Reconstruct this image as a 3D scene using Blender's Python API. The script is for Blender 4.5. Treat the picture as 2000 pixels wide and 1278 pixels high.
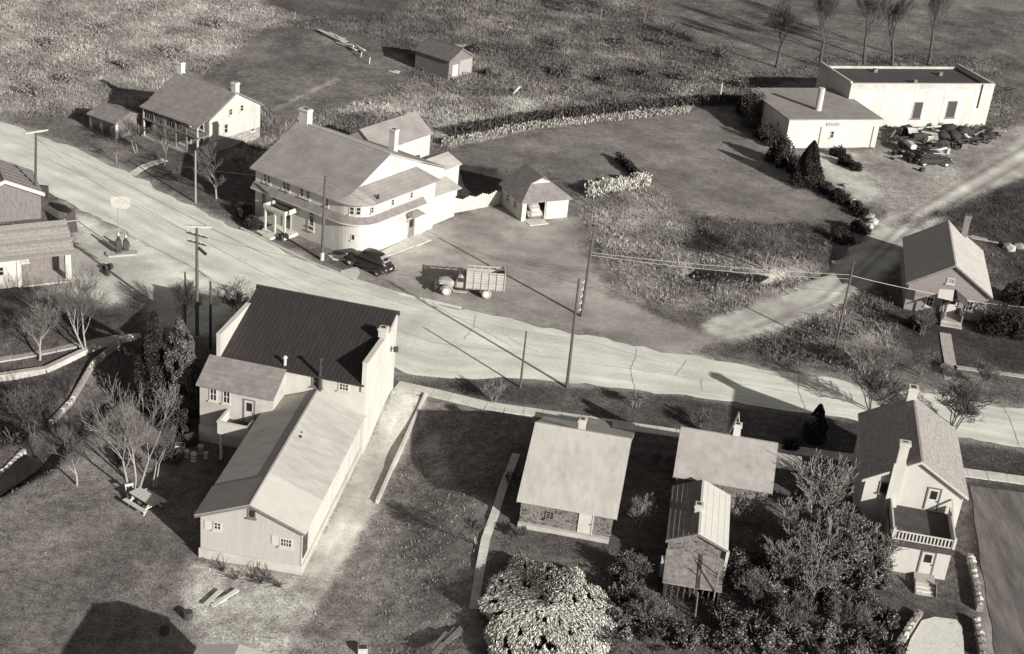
import bpy, bmesh, math, random
import numpy as np
from mathutils import Matrix, Vector

# ------------------------------------------------------------------ camera, sky, sun, exposure
for o in list(bpy.data.objects): bpy.data.objects.remove(o)
SC = bpy.context.scene
COL = SC.collection
R_ = math.radians
FPX, IW, IH = 2850.0, 2000.0, 1278.0
CAMH, PITCH, ROLL = 58.0, R_(26.5), R_(6.0)
cF = np.array([0, math.cos(PITCH), -math.sin(PITCH)])
cR0 = np.array([1.0, 0, 0]); cU0 = np.cross(cR0, cF)
cR = cR0*math.cos(ROLL)+cU0*math.sin(ROLL); cU = -cR0*math.sin(ROLL)+cU0*math.cos(ROLL)
cC = np.array([0, 0, CAMH])
cam = bpy.data.cameras.new('camera'); camo = bpy.data.objects.new('camera', cam); COL.objects.link(camo)
cam.sensor_width = 36; cam.lens = FPX/IW*36; cam.clip_end = 6000; cam.clip_start = 1
camo.matrix_world = Matrix(((cR[0], cU[0], -cF[0], 0), (cR[1], cU[1], -cF[1], 0), (cR[2], cU[2], -cF[2], CAMH), (0, 0, 0, 1)))
SC.camera = camo
SUN_AZ, SUN_EL = R_(135.0), R_(22.2)          # direction the shadows fall, height of the sun
SUN_STRENGTH, SKY_STRENGTH, EXPOSURE = 5.0, 0.08, 0.56
W = bpy.data.worlds.new('World'); SC.world = W; W.use_nodes = True
wn = W.node_tree; wn.nodes.clear()
sky = wn.nodes.new('ShaderNodeTexSky'); sky.sky_type = 'NISHITA'; sky.sun_disc = False
sky.sun_elevation = SUN_EL
sdir = Vector((-math.cos(SUN_AZ), -math.sin(SUN_AZ), 0))
sky.sun_rotation = math.atan2(sdir.x, sdir.y)
# black-and-white film behind a yellow filter: the sky counts by its red and green only
sp = wn.nodes.new('ShaderNodeSeparateColor'); wn.links.new(sky.outputs[0], sp.inputs[0])
m1 = wn.nodes.new('ShaderNodeMath'); m1.operation = 'MULTIPLY'; m1.inputs[1].default_value = .6; wn.links.new(sp.outputs[0], m1.inputs[0])
m2 = wn.nodes.new('ShaderNodeMath'); m2.operation = 'MULTIPLY_ADD'; m2.inputs[1].default_value = .4; wn.links.new(sp.outputs[1], m2.inputs[0]); wn.links.new(m1.outputs[0], m2.inputs[2])
hs = wn.nodes.new('ShaderNodeCombineColor')
for i in range(3): wn.links.new(m2.outputs[0], hs.inputs[i])
bg = wn.nodes.new('ShaderNodeBackground'); bg.inputs[1].default_value = SKY_STRENGTH
wo = wn.nodes.new('ShaderNodeOutputWorld')
wn.links.new(hs.outputs[0], bg.inputs[0]); wn.links.new(bg.outputs[0], wo.inputs[0])
sl = bpy.data.lights.new('sun', 'SUN'); sl.energy = SUN_STRENGTH; sl.angle = R_(0.6); sl.color = (1.0, 0.985, 0.94)
so = bpy.data.objects.new('sun', sl); COL.objects.link(so)
ldir = Vector((math.cos(SUN_AZ)*math.cos(SUN_EL), math.sin(SUN_AZ)*math.cos(SUN_EL), -math.sin(SUN_EL)))
so.rotation_euler = ldir.to_track_quat('-Z', 'Y').to_euler(); so.location = (60, -60, 80)
SC.view_settings.view_transform = 'Standard'; SC.view_settings.look = 'None'
SC.view_settings.exposure = EXPOSURE; SC.view_settings.gamma = 1; SC.view_settings.use_curve_mapping = False
SC.render.engine = 'CYCLES'

# ------------------------------------------------------------------ terrain height and photo-to-ground measuring
def sm(t):
    t = np.clip(t, 0, 1); return t*t*(3-2*t)
def G0(px, py, z=0.0):
    d = cF*FPX+cR*(px-IW/2)+cU*(IH/2-py)
    t = (z-CAMH)/d[2]; p = cC+d*t
    return p[0], p[1]
def segdist(x, y, pts):
    best = np.full(np.shape(x), 1e9)
    for (ax, ay), (bx, by) in zip(pts[:-1], pts[1:]):
        dx, dy = bx-ax, by-ay
        t = np.clip(((x-ax)*dx+(y-ay)*dy)/(dx*dx+dy*dy+1e-9), 0, 1)
        best = np.minimum(best, np.hypot(x-ax-t*dx, y-ay-t*dy))
    return best
CREEK = [G0(*p, -2.6) for p in ((-120, 1010), (-10, 948), (60, 912), (110, 860), (175, 795), (250, 748))]
DITCH = [G0(*p) for p in ((1345, 540), (1400, 543), (1470, 552), (1530, 545), (1600, 525))]
def terr(x, y):
    x = np.asarray(x, float); y = np.asarray(y, float)
    yth = 103+np.maximum(-9-x, 0)*.2
    z = -2*sm((yth-y)/8.5)*sm((1-x)/9)
    z = z-1.0*sm(1.6-segdist(x, y, CREEK)/1.5)
    z = z-0.45*sm(1.5-segdist(x, y, DITCH)/1.1)
    return z
def gz(x, y): return float(terr(x, y))
def G(px, py):
    z = 0.0
    for _ in range(8):
        x, y = G0(px, py, z); z = gz(x, y)
    return x, y, z

# ------------------------------------------------------------------ materials
def tint(v):
    k = min(1, v/0.6)
    return (v*(1.11-.09*k), v*(.95+.05*k), v*(.92-.035*k), 1)
MATS = {}
def mat(name, v, v2=None, scale=1.5, rough=.85, detail=6, bump=0.0, bscale=20, spec=.25, stretch=None, dirt=0.0, metal=0.0, courses=0.0):
    """monochrome surface: two tones mixed by noise, fine relief by bump"""
    if name in MATS: return MATS[name]
    m = bpy.data.materials.new(name); m.use_nodes = True; nt = m.node_tree; N = nt.nodes; L = nt.links
    b = N['Principled BSDF']; b.inputs['Roughness'].default_value = rough; b.inputs['Specular IOR Level'].default_value = spec
    b.inputs['Metallic'].default_value = metal
    tc = N.new('ShaderNodeTexCoord'); src = tc.outputs['Object']
    if stretch:
        mp = N.new('ShaderNodeMapping'); mp.inputs['Scale'].default_value = stretch; L.new(src, mp.inputs[0]); src = mp.outputs[0]
    n1 = N.new('ShaderNodeTexNoise'); n1.inputs['Scale'].default_value = scale; n1.inputs['Detail'].default_value = detail
    n1.inputs['Roughness'].default_value = .65; L.new(src, n1.inputs['Vector'])
    r = N.new('ShaderNodeValToRGB'); r.color_ramp.elements[0].position = .3; r.color_ramp.elements[1].position = .7
    r.color_ramp.elements[0].color = tint(v if v2 is None else min(v, v2)*.97)
    r.color_ramp.elements[1].color = tint(v if v2 is None else max(v, v2))
    L.new(n1.outputs[0], r.inputs[0]); colour = r.outputs[0]
    if dirt:
        n3 = N.new('ShaderNodeTexNoise'); n3.inputs['Scale'].default_value = scale*.35; n3.inputs['Detail'].default_value = 8
        L.new(src, n3.inputs['Vector'])
        r3 = N.new('ShaderNodeValToRGB'); r3.color_ramp.elements[0].position = .25; r3.color_ramp.elements[1].position = .55
        k = 1-dirt; r3.color_ramp.elements[0].color = (k, k, k, 1); r3.color_ramp.elements[1].color = (1, 1, 1, 1)
        L.new(n3.outputs[0], r3.inputs[0])
        mx = N.new('ShaderNodeMix'); mx.data_type = 'RGBA'; mx.blend_type = 'MULTIPLY'; mx.inputs[0].default_value = 1
        L.new(colour, mx.inputs[6]); L.new(r3.outputs[0], mx.inputs[7]); colour = mx.outputs[2]
    if courses:
        wv = N.new('ShaderNodeTexWave'); wv.bands_direction = 'Z'; wv.wave_profile = 'SAW'; wv.inputs['Scale'].default_value = courses; wv.inputs['Distortion'].default_value = 1.2; wv.inputs['Detail'].default_value = 3; wv.inputs['Detail Scale'].default_value = 2.5
        L.new(tc.outputs['Object'], wv.inputs['Vector'])
        mrw = N.new('ShaderNodeMapRange'); mrw.inputs[3].default_value = .91; mrw.inputs[4].default_value = 1.05; L.new(wv.outputs['Fac'], mrw.inputs[0])
        vm = N.new('ShaderNodeVectorMath'); vm.operation = 'SCALE'; L.new(colour, vm.inputs[0]); L.new(mrw.outputs[0], vm.inputs['Scale']); colour = vm.outputs[0]
    L.new(colour, b.inputs['Base Color'])
    if bump:
        n2 = N.new('ShaderNodeTexNoise'); n2.inputs['Scale'].default_value = bscale; n2.inputs['Detail'].default_value = 4
        L.new(src, n2.inputs['Vector'])
        bp = N.new('ShaderNodeBump'); bp.inputs['Strength'].default_value = bump; bp.inputs['Distance'].default_value = .05
        L.new(n2.outputs[0], bp.inputs['Height']); L.new(bp.outputs[0], b.inputs['Normal'])
    MATS[name] = m; return m
def mat_attr(name, attr, rough=.9, ns=(.35, 2.2, 11), amt=(.25, .45, .5), bump=.5, amp=None):
    """tone comes from a stored attribute (the stuff's own colour), broken up by noise at three scales"""
    m = bpy.data.materials.new(name); m.use_nodes = True; nt = m.node_tree; N = nt.nodes; L = nt.links
    b = N['Principled BSDF']; b.inputs['Roughness'].default_value = rough; b.inputs['Specular IOR Level'].default_value = .1
    at = N.new('ShaderNodeAttribute'); at.attribute_name = attr
    cur = at.outputs['Fac']; tc = N.new('ShaderNodeTexCoord'); last = None
    for s, a in zip(ns, amt):
        n = N.new('ShaderNodeTexNoise'); n.inputs['Scale'].default_value = s; n.inputs['Detail'].default_value = 5; n.inputs['Roughness'].default_value = .7
        L.new(tc.outputs['Object'], n.inputs['Vector'])
        mr = N.new('ShaderNodeMapRange'); mr.inputs[1].default_value = .3; mr.inputs[2].default_value = .7
        mr.inputs[3].default_value = 1-a; mr.inputs[4].default_value = 1+a; L.new(n.outputs[0], mr.inputs[0])
        fac = mr.outputs[0]
        if amp:
            aa = N.new('ShaderNodeAttribute'); aa.attribute_name = amp; sb_ = N.new('ShaderNodeMath'); sb_.operation = 'SUBTRACT'; sb_.inputs[1].default_value = 1; L.new(fac, sb_.inputs[0])
            ma = N.new('ShaderNodeMath'); ma.operation = 'MULTIPLY_ADD'; ma.inputs[2].default_value = 1; L.new(sb_.outputs[0], ma.inputs[0]); L.new(aa.outputs['Fac'], ma.inputs[1]); fac = ma.outputs[0]
        mu = N.new('ShaderNodeMath'); mu.operation = 'MULTIPLY'; L.new(cur, mu.inputs[0]); L.new(fac, mu.inputs[1])
        cur = mu.outputs[0]; last = n
    cb = N.new('ShaderNodeCombineColor')
    for i, (k0, k1) in enumerate(((1.10, 1.02), (.945, 1.0), (.91, .885))):
        mr = N.new('ShaderNodeMapRange'); mr.inputs[1].default_value = 0; mr.inputs[2].default_value = .5; mr.inputs[3].default_value = k0; mr.inputs[4].default_value = k1; L.new(cur, mr.inputs[0])
        mu = N.new('ShaderNodeMath'); mu.operation = 'MULTIPLY'; L.new(cur, mu.inputs[0]); L.new(mr.outputs[0], mu.inputs[1]); L.new(mu.outputs[0], cb.inputs[i])
    L.new(cb.outputs[0], b.inputs['Base Color'])
    if bump:
        bp = N.new('ShaderNodeBump'); bp.inputs['Strength'].default_value = bump; bp.inputs['Distance'].default_value = .12
        L.new(last.outputs[0], bp.inputs['Height']); L.new(bp.outputs[0], b.inputs['Normal'])
    MATS[name] = m; return m
def mat_brick(name, v, mortar, sx, sy, vary=.3, kind='brick'):
    m = bpy.data.materials.new(name); m.use_nodes = True; nt = m.node_tree; N = nt.nodes; L = nt.links
    b = N['Principled BSDF']; b.inputs['Roughness'].default_value = .9; b.inputs['Specular IOR Level'].default_value = .15
    tc = N.new('ShaderNodeTexCoord'); mp = N.new('ShaderNodeMapping'); L.new(tc.outputs['Object'], mp.inputs[0])
    vo = N.new('ShaderNodeTexVoronoi'); vo.inputs['Scale'].default_value = sx; L.new(mp.outputs[0], vo.inputs['Vector']); mp.inputs['Scale'].default_value = (1, 1, sy)
    r = N.new('ShaderNodeValToRGB'); r.color_ramp.elements[0].color = tint(v*(1-vary)); r.color_ramp.elements[1].color = tint(v*(1+vary))
    L.new(vo.outputs['Color'], r.inputs[0])
    v2 = N.new('ShaderNodeTexVoronoi'); v2.feature = 'DISTANCE_TO_EDGE'; v2.inputs['Scale'].default_value = sx; L.new(mp.outputs[0], v2.inputs['Vector'])
    r2 = N.new('ShaderNodeValToRGB'); r2.color_ramp.elements[0].position = .03; r2.color_ramp.elements[1].position = .12; L.new(v2.outputs['Distance'], r2.inputs[0])
    mx = N.new('ShaderNodeMix'); mx.data_type = 'RGBA'; L.new(r2.outputs[0], mx.inputs[0]); mx.inputs[6].default_value = tint(mortar); L.new(r.outputs[0], mx.inputs[7])
    L.new(mx.outputs[2], b.inputs['Base Color'])
    bp = N.new('ShaderNodeBump'); bp.inputs['Strength'].default_value = .6; bp.inputs['Distance'].default_value = .04
    L.new(r2.outputs[0], bp.inputs['Height']); L.new(bp.outputs[0], b.inputs['Normal'])
    MATS[name] = m; return m

WHITE = mat('white_paint', .50, .43, 1.2, dirt=.22, bump=.15, bscale=9, stretch=(1, 1, .35))
TRIM = mat('white_trim', .48, .42, 3)
WHITEWASH = mat('whitewash', .46, .34, .9, dirt=.22, bump=.25, bscale=7)
GREYWOOD = mat('grey_boards', .40, .35, 2.2, stretch=(6, 6, .5), dirt=.10, bump=.3, bscale=6)
WEATHERED = mat('weathered_wood', .20, .11, 2.5, stretch=(3, 3, .6), bump=.4, bscale=9)
DARKWOOD = mat('dark_wood', .07, .04, 3, bump=.3)
POLEWOOD = mat('pole_wood', .11, .06, 4, stretch=(4, 4, .4), bump=.4)
PALEPOLE = mat('pale_pole_wood', .30, .2, 4, stretch=(4, 4, .4), bump=.4)
ROOFBLACK = mat('roof_black_metal', .040, .026, 1.6, rough=.6, stretch=(2, .5, 1), bump=.2, bscale=8)
ROOFGREY = mat('roof_grey_shingle', .27, .20, 1.1, stretch=(.6, .6, 1), bump=.5, bscale=14, dirt=.12, courses=1.6)
ROOFMID = mat('roof_mid_shingle', .23, .15, 1.6, bump=.5, bscale=12, dirt=.15, courses=1.6)
ROOFPALE = mat('roof_pale_felt', .42, .34, 1.6, bump=.2, bscale=9, dirt=.2, stretch=(1.6, .45, 1))
ROOFPATCH = mat('roof_pale_patch', .47, .42, 1.2, bump=.15, bscale=9)
ROOFMOTTLED = mat('roof_mottled_slate', .34, .20, 3.2, bump=.5, bscale=9, courses=1.6)
ROOFWORN = mat('roof_worn_wood', .30, .13, 2.6, bump=.6, bscale=10)
ROOFDULL = mat('roof_dull_tar', .075, .045, 1.5, bump=.2, dirt=.2)
METALROOF = mat('roof_bright_metal', .52, .44, 1, rough=.5, stretch=(4, .4, 1))
CONC = mat('concrete', .58, .46, 1.3, bump=.2, dirt=.2)
CONCDULL = mat('concrete_dull', .40, .30, 1.6, bump=.2, dirt=.2)
GLASS = mat('window_glass', .015, .03, 1, rough=.12, spec=.6)
CURTAIN = mat('window_curtain', .3, .22, 4, rough=.3)
DARKPANE = mat('boarded_pane', .06, .045, 4)
BLACKPAINT = mat('car_black_paint', .016, .024, 4, rough=.33, spec=.5)
TRUCKPAINT = mat('truck_grey_paint', .40, .33, 2, rough=.5, dirt=.15)
CHROME = mat('chrome', .6, rough=.2, metal=1.0)
TYRE = mat('tyre_rubber', .04, .06, 5)
DUSTTYRE = mat('tyre_dusty', .34, .24, 5)
HUB = mat('wheel_white', .55)
RUST = mat('rust_dark', .05, .025, 6, bump=.5)
STONE = mat_brick('rubble_stone', .30, .20, 3.2, 1.6, .4)
BRICK = mat('brick_courses', .25, .20, 3, stretch=(1, 1, 7), bump=.35, bscale=9, dirt=.15)
LOG = mat_brick('rubble_dark_stone', .12, .2, 2.6, 1.8, .6)
STONEPALE = mat('field_stone_pale', .52, .36, 4, bump=.6, bscale=10)
GRAVEL = mat('white_gravel', .66, .52, 5, bump=.5, bscale=16)
STONEMID = mat('field_stone_grey', .26, .17, 4, bump=.6, bscale=10)
BARK = mat('bark', .17, .09, 5, bump=.5)
BARKPALE = mat('bark_pale', .33, .2, 5, bump=.5)
TWIG = mat('twigs', .16, .09, 3)
TWIGPALE = mat('twigs_pale', .26, .15, 3)
TWIGDARK = mat('twigs_dark', .085, .05, 3)
WIRE = mat('wire', .42, .36, 2)
TAR = mat('tar_seam', .20, .28, 3)
WATER = mat('water', .012, .02, .6, rough=.08, spec=.6, bump=.05, bscale=3)
LEAF = mat_attr('leaves', 'tone', ns=(1.3, 5), amt=(.3, .3), bump=0)
GRASS = mat_attr('grass_blades', 'tone', ns=(.5, 3), amt=(.25, .3), bump=0)
GROUND = mat_attr('ground_soil_and_turf', 'tone', ns=(.22, 1.4, 5.5), amt=(.25, .42, .6), bump=.3, amp='grassy')
ROADM = None

# ------------------------------------------------------------------ mesh helpers
class MB:
    def __init__(s): s.v = []; s.f = []
    def add(s, vs, fs):
        k = len(s.v); s.v += [tuple(map(float, p)) for p in vs]; s.f += [tuple(i+k for i in f) for f in fs]; return s
    def box(s, x0, x1, y0, y1, z0, z1):
        if x0 > x1: x0, x1 = x1, x0
        if y0 > y1: y0, y1 = y1, y0
        if z0 > z1: z0, z1 = z1, z0
        return s.add([(x0, y0, z0), (x1, y0, z0), (x1, y1, z0), (x0, y1, z0), (x0, y0, z1), (x1, y0, z1), (x1, y1, z1), (x0, y1, z1)],
                     [(3, 2, 1, 0), (4, 5, 6, 7), (0, 1, 5, 4), (1, 2, 6, 5), (2, 3, 7, 6), (3, 0, 4, 7)])
    def obox(s, c, ax, hx, hy, z0, z1):
        """box turned by angle ax about z, centre c=(x,y)"""
        ca, sa = math.cos(ax), math.sin(ax); P = []
        for z in (z0, z1):
            for a, b in ((-hx, -hy), (hx, -hy), (hx, hy), (-hx, hy)): P.append((c[0]+ca*a-sa*b, c[1]+sa*a+ca*b, z))
        return s.add(P, [(3, 2, 1, 0), (4, 5, 6, 7), (0, 1, 5, 4), (1, 2, 6, 5), (2, 3, 7, 6), (3, 0, 4, 7)])
    def bar(s, p, q, w, h=None, up=(0, 0, 1)):
        """rectangular bar from p to q"""
        h = h or w; p = Vector(p); q = Vector(q); d = (q-p).normalized(); u = Vector(up)
        if abs(d.dot(u)) > .95: u = Vector((1, 0, 0))
        a = d.cross(u).normalized(); b = a.cross(d).normalized(); P = []
        for c in (p, q):
            for i, j in ((-1, -1), (1, -1), (1, 1), (-1, 1)): P.append(c+a*(i*w/2)+b*(j*h/2))
        return s.add(P, [(3, 2, 1, 0), (4, 5, 6, 7), (0, 1, 5, 4), (1, 2, 6, 5), (2, 3, 7, 6), (3, 0, 4, 7)])
    def tube(s, p, q, r0, r1=None, n=8, cap=True):
        r1 = r0 if r1 is None else r1; p = Vector(p); q = Vector(q); d = (q-p)
        if d.length < 1e-6: return s
        d.normalize(); u = Vector((0, 0, 1)) if abs(d.z) < .95 else Vector((1, 0, 0))
        a = d.cross(u).normalized(); b = d.cross(a); P = []
        for c, r in ((p, r0), (q, r1)):
            for i in range(n):
                t = 2*math.pi*i/n; P.append(c+a*(r*math.cos(t))+b*(r*math.sin(t)))
        F = [(i, (i+1) % n, n+(i+1) % n, n+i) for i in range(n)]
        if cap: F += [tuple(range(n-1, -1, -1)), tuple(range(n, 2*n))]
        return s.add(P, F)
    def prism(s, poly, z0, z1):
        n = len(poly); P = [(x, y, z0) for x, y in poly]+[(x, y, z1) for x, y in poly]
        return s.add(P, [tuple(range(n-1, -1, -1)), tuple(range(n, 2*n))]+[(i, (i+1) % n, n+(i+1) % n, n+i) for i in range(n)])
    def slab(s, pts, t=.12):
        """roof sheet: planar 3d polygon thickened downward"""
        n = len(pts); P = list(pts)+[(x, y, z-t) for x, y, z in pts]
        return s.add(P, [tuple(range(n)), tuple(range(2*n-1, n-1, -1))]+[(i, n+i, n+(i+1) % n, (i+1) % n) for i in range(n)])
    def loft(s, secs, n=12, cap=True):
        """secs: (x, half_width, z0, z1, power) cross sections along x, superellipse"""
        P = []
        for x, hw, z0, z1, e in secs:
            for i in range(n):
                t = 2*math.pi*(i+.5)/n; c, si = math.cos(t), math.sin(t)
                P.append((x, hw*math.copysign(abs(c)**e, c), (z0+z1)/2+(z1-z0)/2*math.copysign(abs(si)**e, si)))
        F = []
        for k in range(len(secs)-1):
            for i in range(n): F.append((k*n+i, k*n+(i+1) % n, (k+1)*n+(i+1) % n, (k+1)*n+i))
        if cap: F += [tuple(range(n-1, -1, -1)), tuple(range((len(secs)-1)*n, len(secs)*n))]
        return s.add(P, F)
    def mesh(s, name, m=None, smooth=False):
        me = bpy.data.meshes.new(name); me.from_pydata(s.v, [], s.f)
        bm = bmesh.new(); bm.from_mesh(me); bmesh.ops.recalc_face_normals(bm, faces=bm.faces); bm.to_mesh(me); bm.free()
        if smooth: me.polygons.foreach_set('use_smooth', [True]*len(me.polygons))
        if m: me.materials.append(m)
        return me
    def build(s, name, m, parent=None, smooth=False):
        o = bpy.data.objects.new(name, s.mesh(name, m, smooth)); COL.objects.link(o); o.parent = parent; return o
def tag(o, label=None, cat=None, group=None, kind=None):
    for k, v in (('label', label), ('category', cat), ('group', group), ('kind', kind)):
        if v: o[k] = v
    return o
def thing(name, label, cat, loc=(0, 0, 0), rz=0.0, group=None):
    o = bpy.data.objects.new(name, None); o.empty_display_size = .5; COL.objects.link(o)
    o.location = loc; o.rotation_euler = (0, 0, rz); return tag(o, label, cat, group)
def inst(name, me, parent=None, loc=(0, 0, 0), rot=(0, 0, 0), scale=(1, 1, 1)):
    o = bpy.data.objects.new(name, me); COL.objects.link(o); o.parent = parent
    o.location = loc; o.rotation_euler = rot; o.scale = scale; return o
def copy_tree(o, parent=None):
    c = o.copy(); COL.objects.link(c); c.parent = parent
    for ch in list(o.children): copy_tree(ch, c)
    return c
def npmesh(name, V, F, m, tone=None, smooth=False):
    """fast mesh from numpy arrays; F is (n,3) or (n,4)"""
    me = bpy.data.meshes.new(name); V = np.asarray(V, np.float32); F = np.asarray(F, np.int32); k = F.shape[1]
    me.vertices.add(len(V)); me.vertices.foreach_set('co', V.ravel())
    me.loops.add(F.size); me.loops.foreach_set('vertex_index', F.ravel())
    me.polygons.add(len(F)); me.polygons.foreach_set('loop_start', np.arange(0, F.size, k, dtype=np.int32))
    try: me.polygons.foreach_set('loop_total', np.full(len(F), k, np.int32))
    except Exception: pass
    if smooth: me.polygons.foreach_set('use_smooth', np.ones(len(F), bool))
    me.update(calc_edges=True)
    if tone is not None:
        a = me.attributes.new('tone', 'FLOAT', 'POINT'); a.data.foreach_set('value', np.asarray(tone, np.float32))
    me.materials.append(m); return me
def window(parent, c, ang, w, h, frame=None, pane=None, nx=1, nz=2, t=.07, name='window', sill=True):
    """sash window on a wall; wall runs along angle ang, outward is to its right hand"""
    frame = frame or TRIM; pane = pane or GLASS
    d = Vector((math.cos(ang), math.sin(ang), 0)); n = Vector((math.sin(ang), -math.cos(ang), 0)); c = Vector(c)
    def bx(mb, a0, a1, z0, z1, o0, o1):
        P = []
        for z in (z0, z1):
            for a, o in ((a0, o0), (a1, o0), (a1, o1), (a0, o1)): P.append(c+d*a+n*o+Vector((0, 0, z)))
        mb.add(P, [(3, 2, 1, 0), (4, 5, 6, 7), (0, 1, 5, 4), (1, 2, 6, 5), (2, 3, 7, 6), (3, 0, 4, 7)])
    f = MB(); b = min(.1, w*.13)
    bx(f, -w/2, -w/2+b, -h/2, h/2, -.02, t); bx(f, w/2-b, w/2, -h/2, h/2, -.02, t)
    bx(f, -w/2+b, w/2-b, h/2-b, h/2, -.02, t); bx(f, -w/2+b, w/2-b, -h/2, -h/2+b, -.02, t)
    for i in range(1, nx+1):
        x = -w/2+b+(w-2*b)*i/(nx+1); bx(f, x-.025, x+.025, -h/2+b, h/2-b, -.02, t*.7)
    for i in range(1, nz+1):
        z = -h/2+b+(h-2*b)*i/(nz+1); bx(f, -w/2+b, w/2-b, z-.025, z+.025, -.02, t*.62)
    if sill: bx(f, -w/2-.08, w/2+.08, -h/2-.09, -h/2-.002, -.02, t+.09)
    fo = f.build(name, frame, parent)
    p = MB(); bx(p, -w/2+b*.8, w/2-b*.8, -h/2+b*.8, h/2-b*.8, -.01, .018); p.build('pane', pane, fo)
    return fo
def door(parent, c, ang, w, h, m=None, light=True, frame=None):
    frame = frame or DARKWOOD; m = m or WHITE
    d = Vector((math.cos(ang), math.sin(ang), 0)); n = Vector((math.sin(ang), -math.cos(ang), 0)); c = Vector(c)
    def bx(mb, a0, a1, z0, z1, o0, o1):
        P = []
        for z in (z0, z1):
            for a, o in ((a0, o0), (a1, o0), (a1, o1), (a0, o1)): P.append(c+d*a+n*o+Vector((0, 0, z)))
        mb.add(P, [(3, 2, 1, 0), (4, 5, 6, 7), (0, 1, 5, 4), (1, 2, 6, 5), (2, 3, 7, 6), (3, 0, 4, 7)])
    k = MB(); bx(k, -w/2, w/2, 0, h, -.02, .03); do = k.build('door', m, parent)
    f = MB(); bx(f, -w/2-.1, -w/2-.003, 0, h+.1, -.02, .07); bx(f, w/2+.003, w/2+.1, 0, h+.1, -.02, .07); bx(f, -w/2-.003, w/2+.003, h+.003, h+.1, -.02, .068)
    f.build('door_frame', frame, do)
    if light:
        g = MB(); bx(g, -w*.3, w*.3, h*.52, h*.9, .0, .045); g.build('pane', GLASS, do)
    g = MB(); bx(g, w*.36, w*.44, h*.42, h*.48, .03, .09); g.build('handle', CHROME, do)
    return do
def gable_house(name, label, cat, x, y, th, Wd, L, he, hr, oh, wallm, roofm, z0=0.0, rt=.14, wall_name='wall', roof_b=None):
    """u along the ridge 0..L, v across; the measured eave and ridge are the roof's outer edge"""
    r = thing(name, label, cat, (x, y, z0), R_(th))
    hw = Wd/2-oh; s = (hr-he)/(Wd/2); hwall = he+s*oh-rt
    w = MB(); P = [(oh, -hw, -.6), (oh, hw, -.6), (oh, hw, hwall), (oh, 0, hr-rt*1.1), (oh, -hw, hwall)]
    P += [(L-oh, b, c) for a, b, c in P]
    w.add(P, [(0, 1, 2, 3, 4), (9, 8, 7, 6, 5), (0, 5, 6, 1), (1, 6, 7, 2), (2, 7, 8, 3), (3, 8, 9, 4), (4, 9, 5, 0)])
    w.build(wall_name, wallm, r)
    a = MB().slab([(0, -Wd/2, he), (L, -Wd/2, he), (L, 0, hr), (0, 0, hr)], rt).build('roof', roofm, r)
    b = MB().slab([(0, 0, hr-.004), (L, 0, hr-.004), (L, Wd/2, he), (0, Wd/2, he)], rt).build('roof', roof_b or roofm, r)
    MB().box(0, L, -.08, .08, hr-.03, hr+.05).build('ridge_cap', roofm, r)
    for u in (-.02, L-.03):
        for sgn in (-1, 1):
            tr = MB().slab([(u, sgn*Wd/2, he-rt*.3), (u+.05, sgn*Wd/2, he-rt*.3), (u+.05, 0, hr-rt*.3), (u, 0, hr-rt*.3)], .18)
            tr.build('barge_board', TRIM if wallm in (WHITE, WHITEWASH) else WEATHERED, r)
    r['_hw'] = hw; return r
def chimney(parent, u, v, z0, z1, w=.6, d=.5, m=None, cap=True):
    m = m or WHITE
    k = MB().box(u-w/2, u+w/2, v-d/2, v+d/2, z0, z1)
    if cap: k.box(u-w/2-.06, u+w/2+.06, v-d/2-.06, v+d/2+.06, z1-.22, z1-.05)
    c = k.build('chimney', m, parent)
    MB().box(u-w*.28, u+w*.28, v-d*.28, v+d*.28, z1, z1+.012).build('flue', RUST, c); return c
# ------------------------------------------------------------------ ground
rng = np.random.default_rng(7); random.seed(7)
def vnoise(x, y, s, seed):
    """smooth value noise"""
    r = np.random.default_rng(seed).random((256, 256)); X = x/s; Y = y/s
    i = np.floor(X).astype(int); j = np.floor(Y).astype(int); fx = X-i; fy = Y-j; fx = fx*fx*(3-2*fx); fy = fy*fy*(3-2*fy)
    g = lambda a, b: r[a % 256, b % 256]
    return (g(i, j)*(1-fx)+g(i+1, j)*fx)*(1-fy)+(g(i, j+1)*(1-fx)+g(i+1, j+1)*fx)*fy
def polymask(x, y, poly, soft, wob=1.0):
    """soft inside mask of a ground polygon with a ragged edge"""
    ax = np.array([p[0] for p in poly]); ay = np.array([p[1] for p in poly]); n = len(poly)
    m = (x > ax.min()-6) & (x < ax.max()+6) & (y > ay.min()-6) & (y < ay.max()+6)
    out = np.zeros(x.shape); xs = x[m]; ys = y[m]
    if xs.size == 0: return out
    ins = np.zeros(xs.shape, bool); d = np.full(xs.shape, 1e9)
    for i in range(n):
        x1, y1, x2, y2 = ax[i], ay[i], ax[(i+1) % n], ay[(i+1) % n]
        c = ((y1 > ys) != (y2 > ys)) & (xs < (x2-x1)*(ys-y1)/(y2-y1+1e-12)+x1); ins ^= c
        dx, dy = x2-x1, y2-y1; t = np.clip(((xs-x1)*dx+(ys-y1)*dy)/(dx*dx+dy*dy+1e-9), 0, 1)
        d = np.minimum(d, np.hypot(xs-x1-t*dx, ys-y1-t*dy))
    sd = np.where(ins, d, -d)+wob*soft*(vnoise(xs, ys, 2.2, 3)+.6*vnoise(xs, ys, .9, 4)-.8)
    out[m] = sm(sd/soft*.5+.5); return out
def PG(*pts): return [G(*p)[:2] for p in pts]
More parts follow.
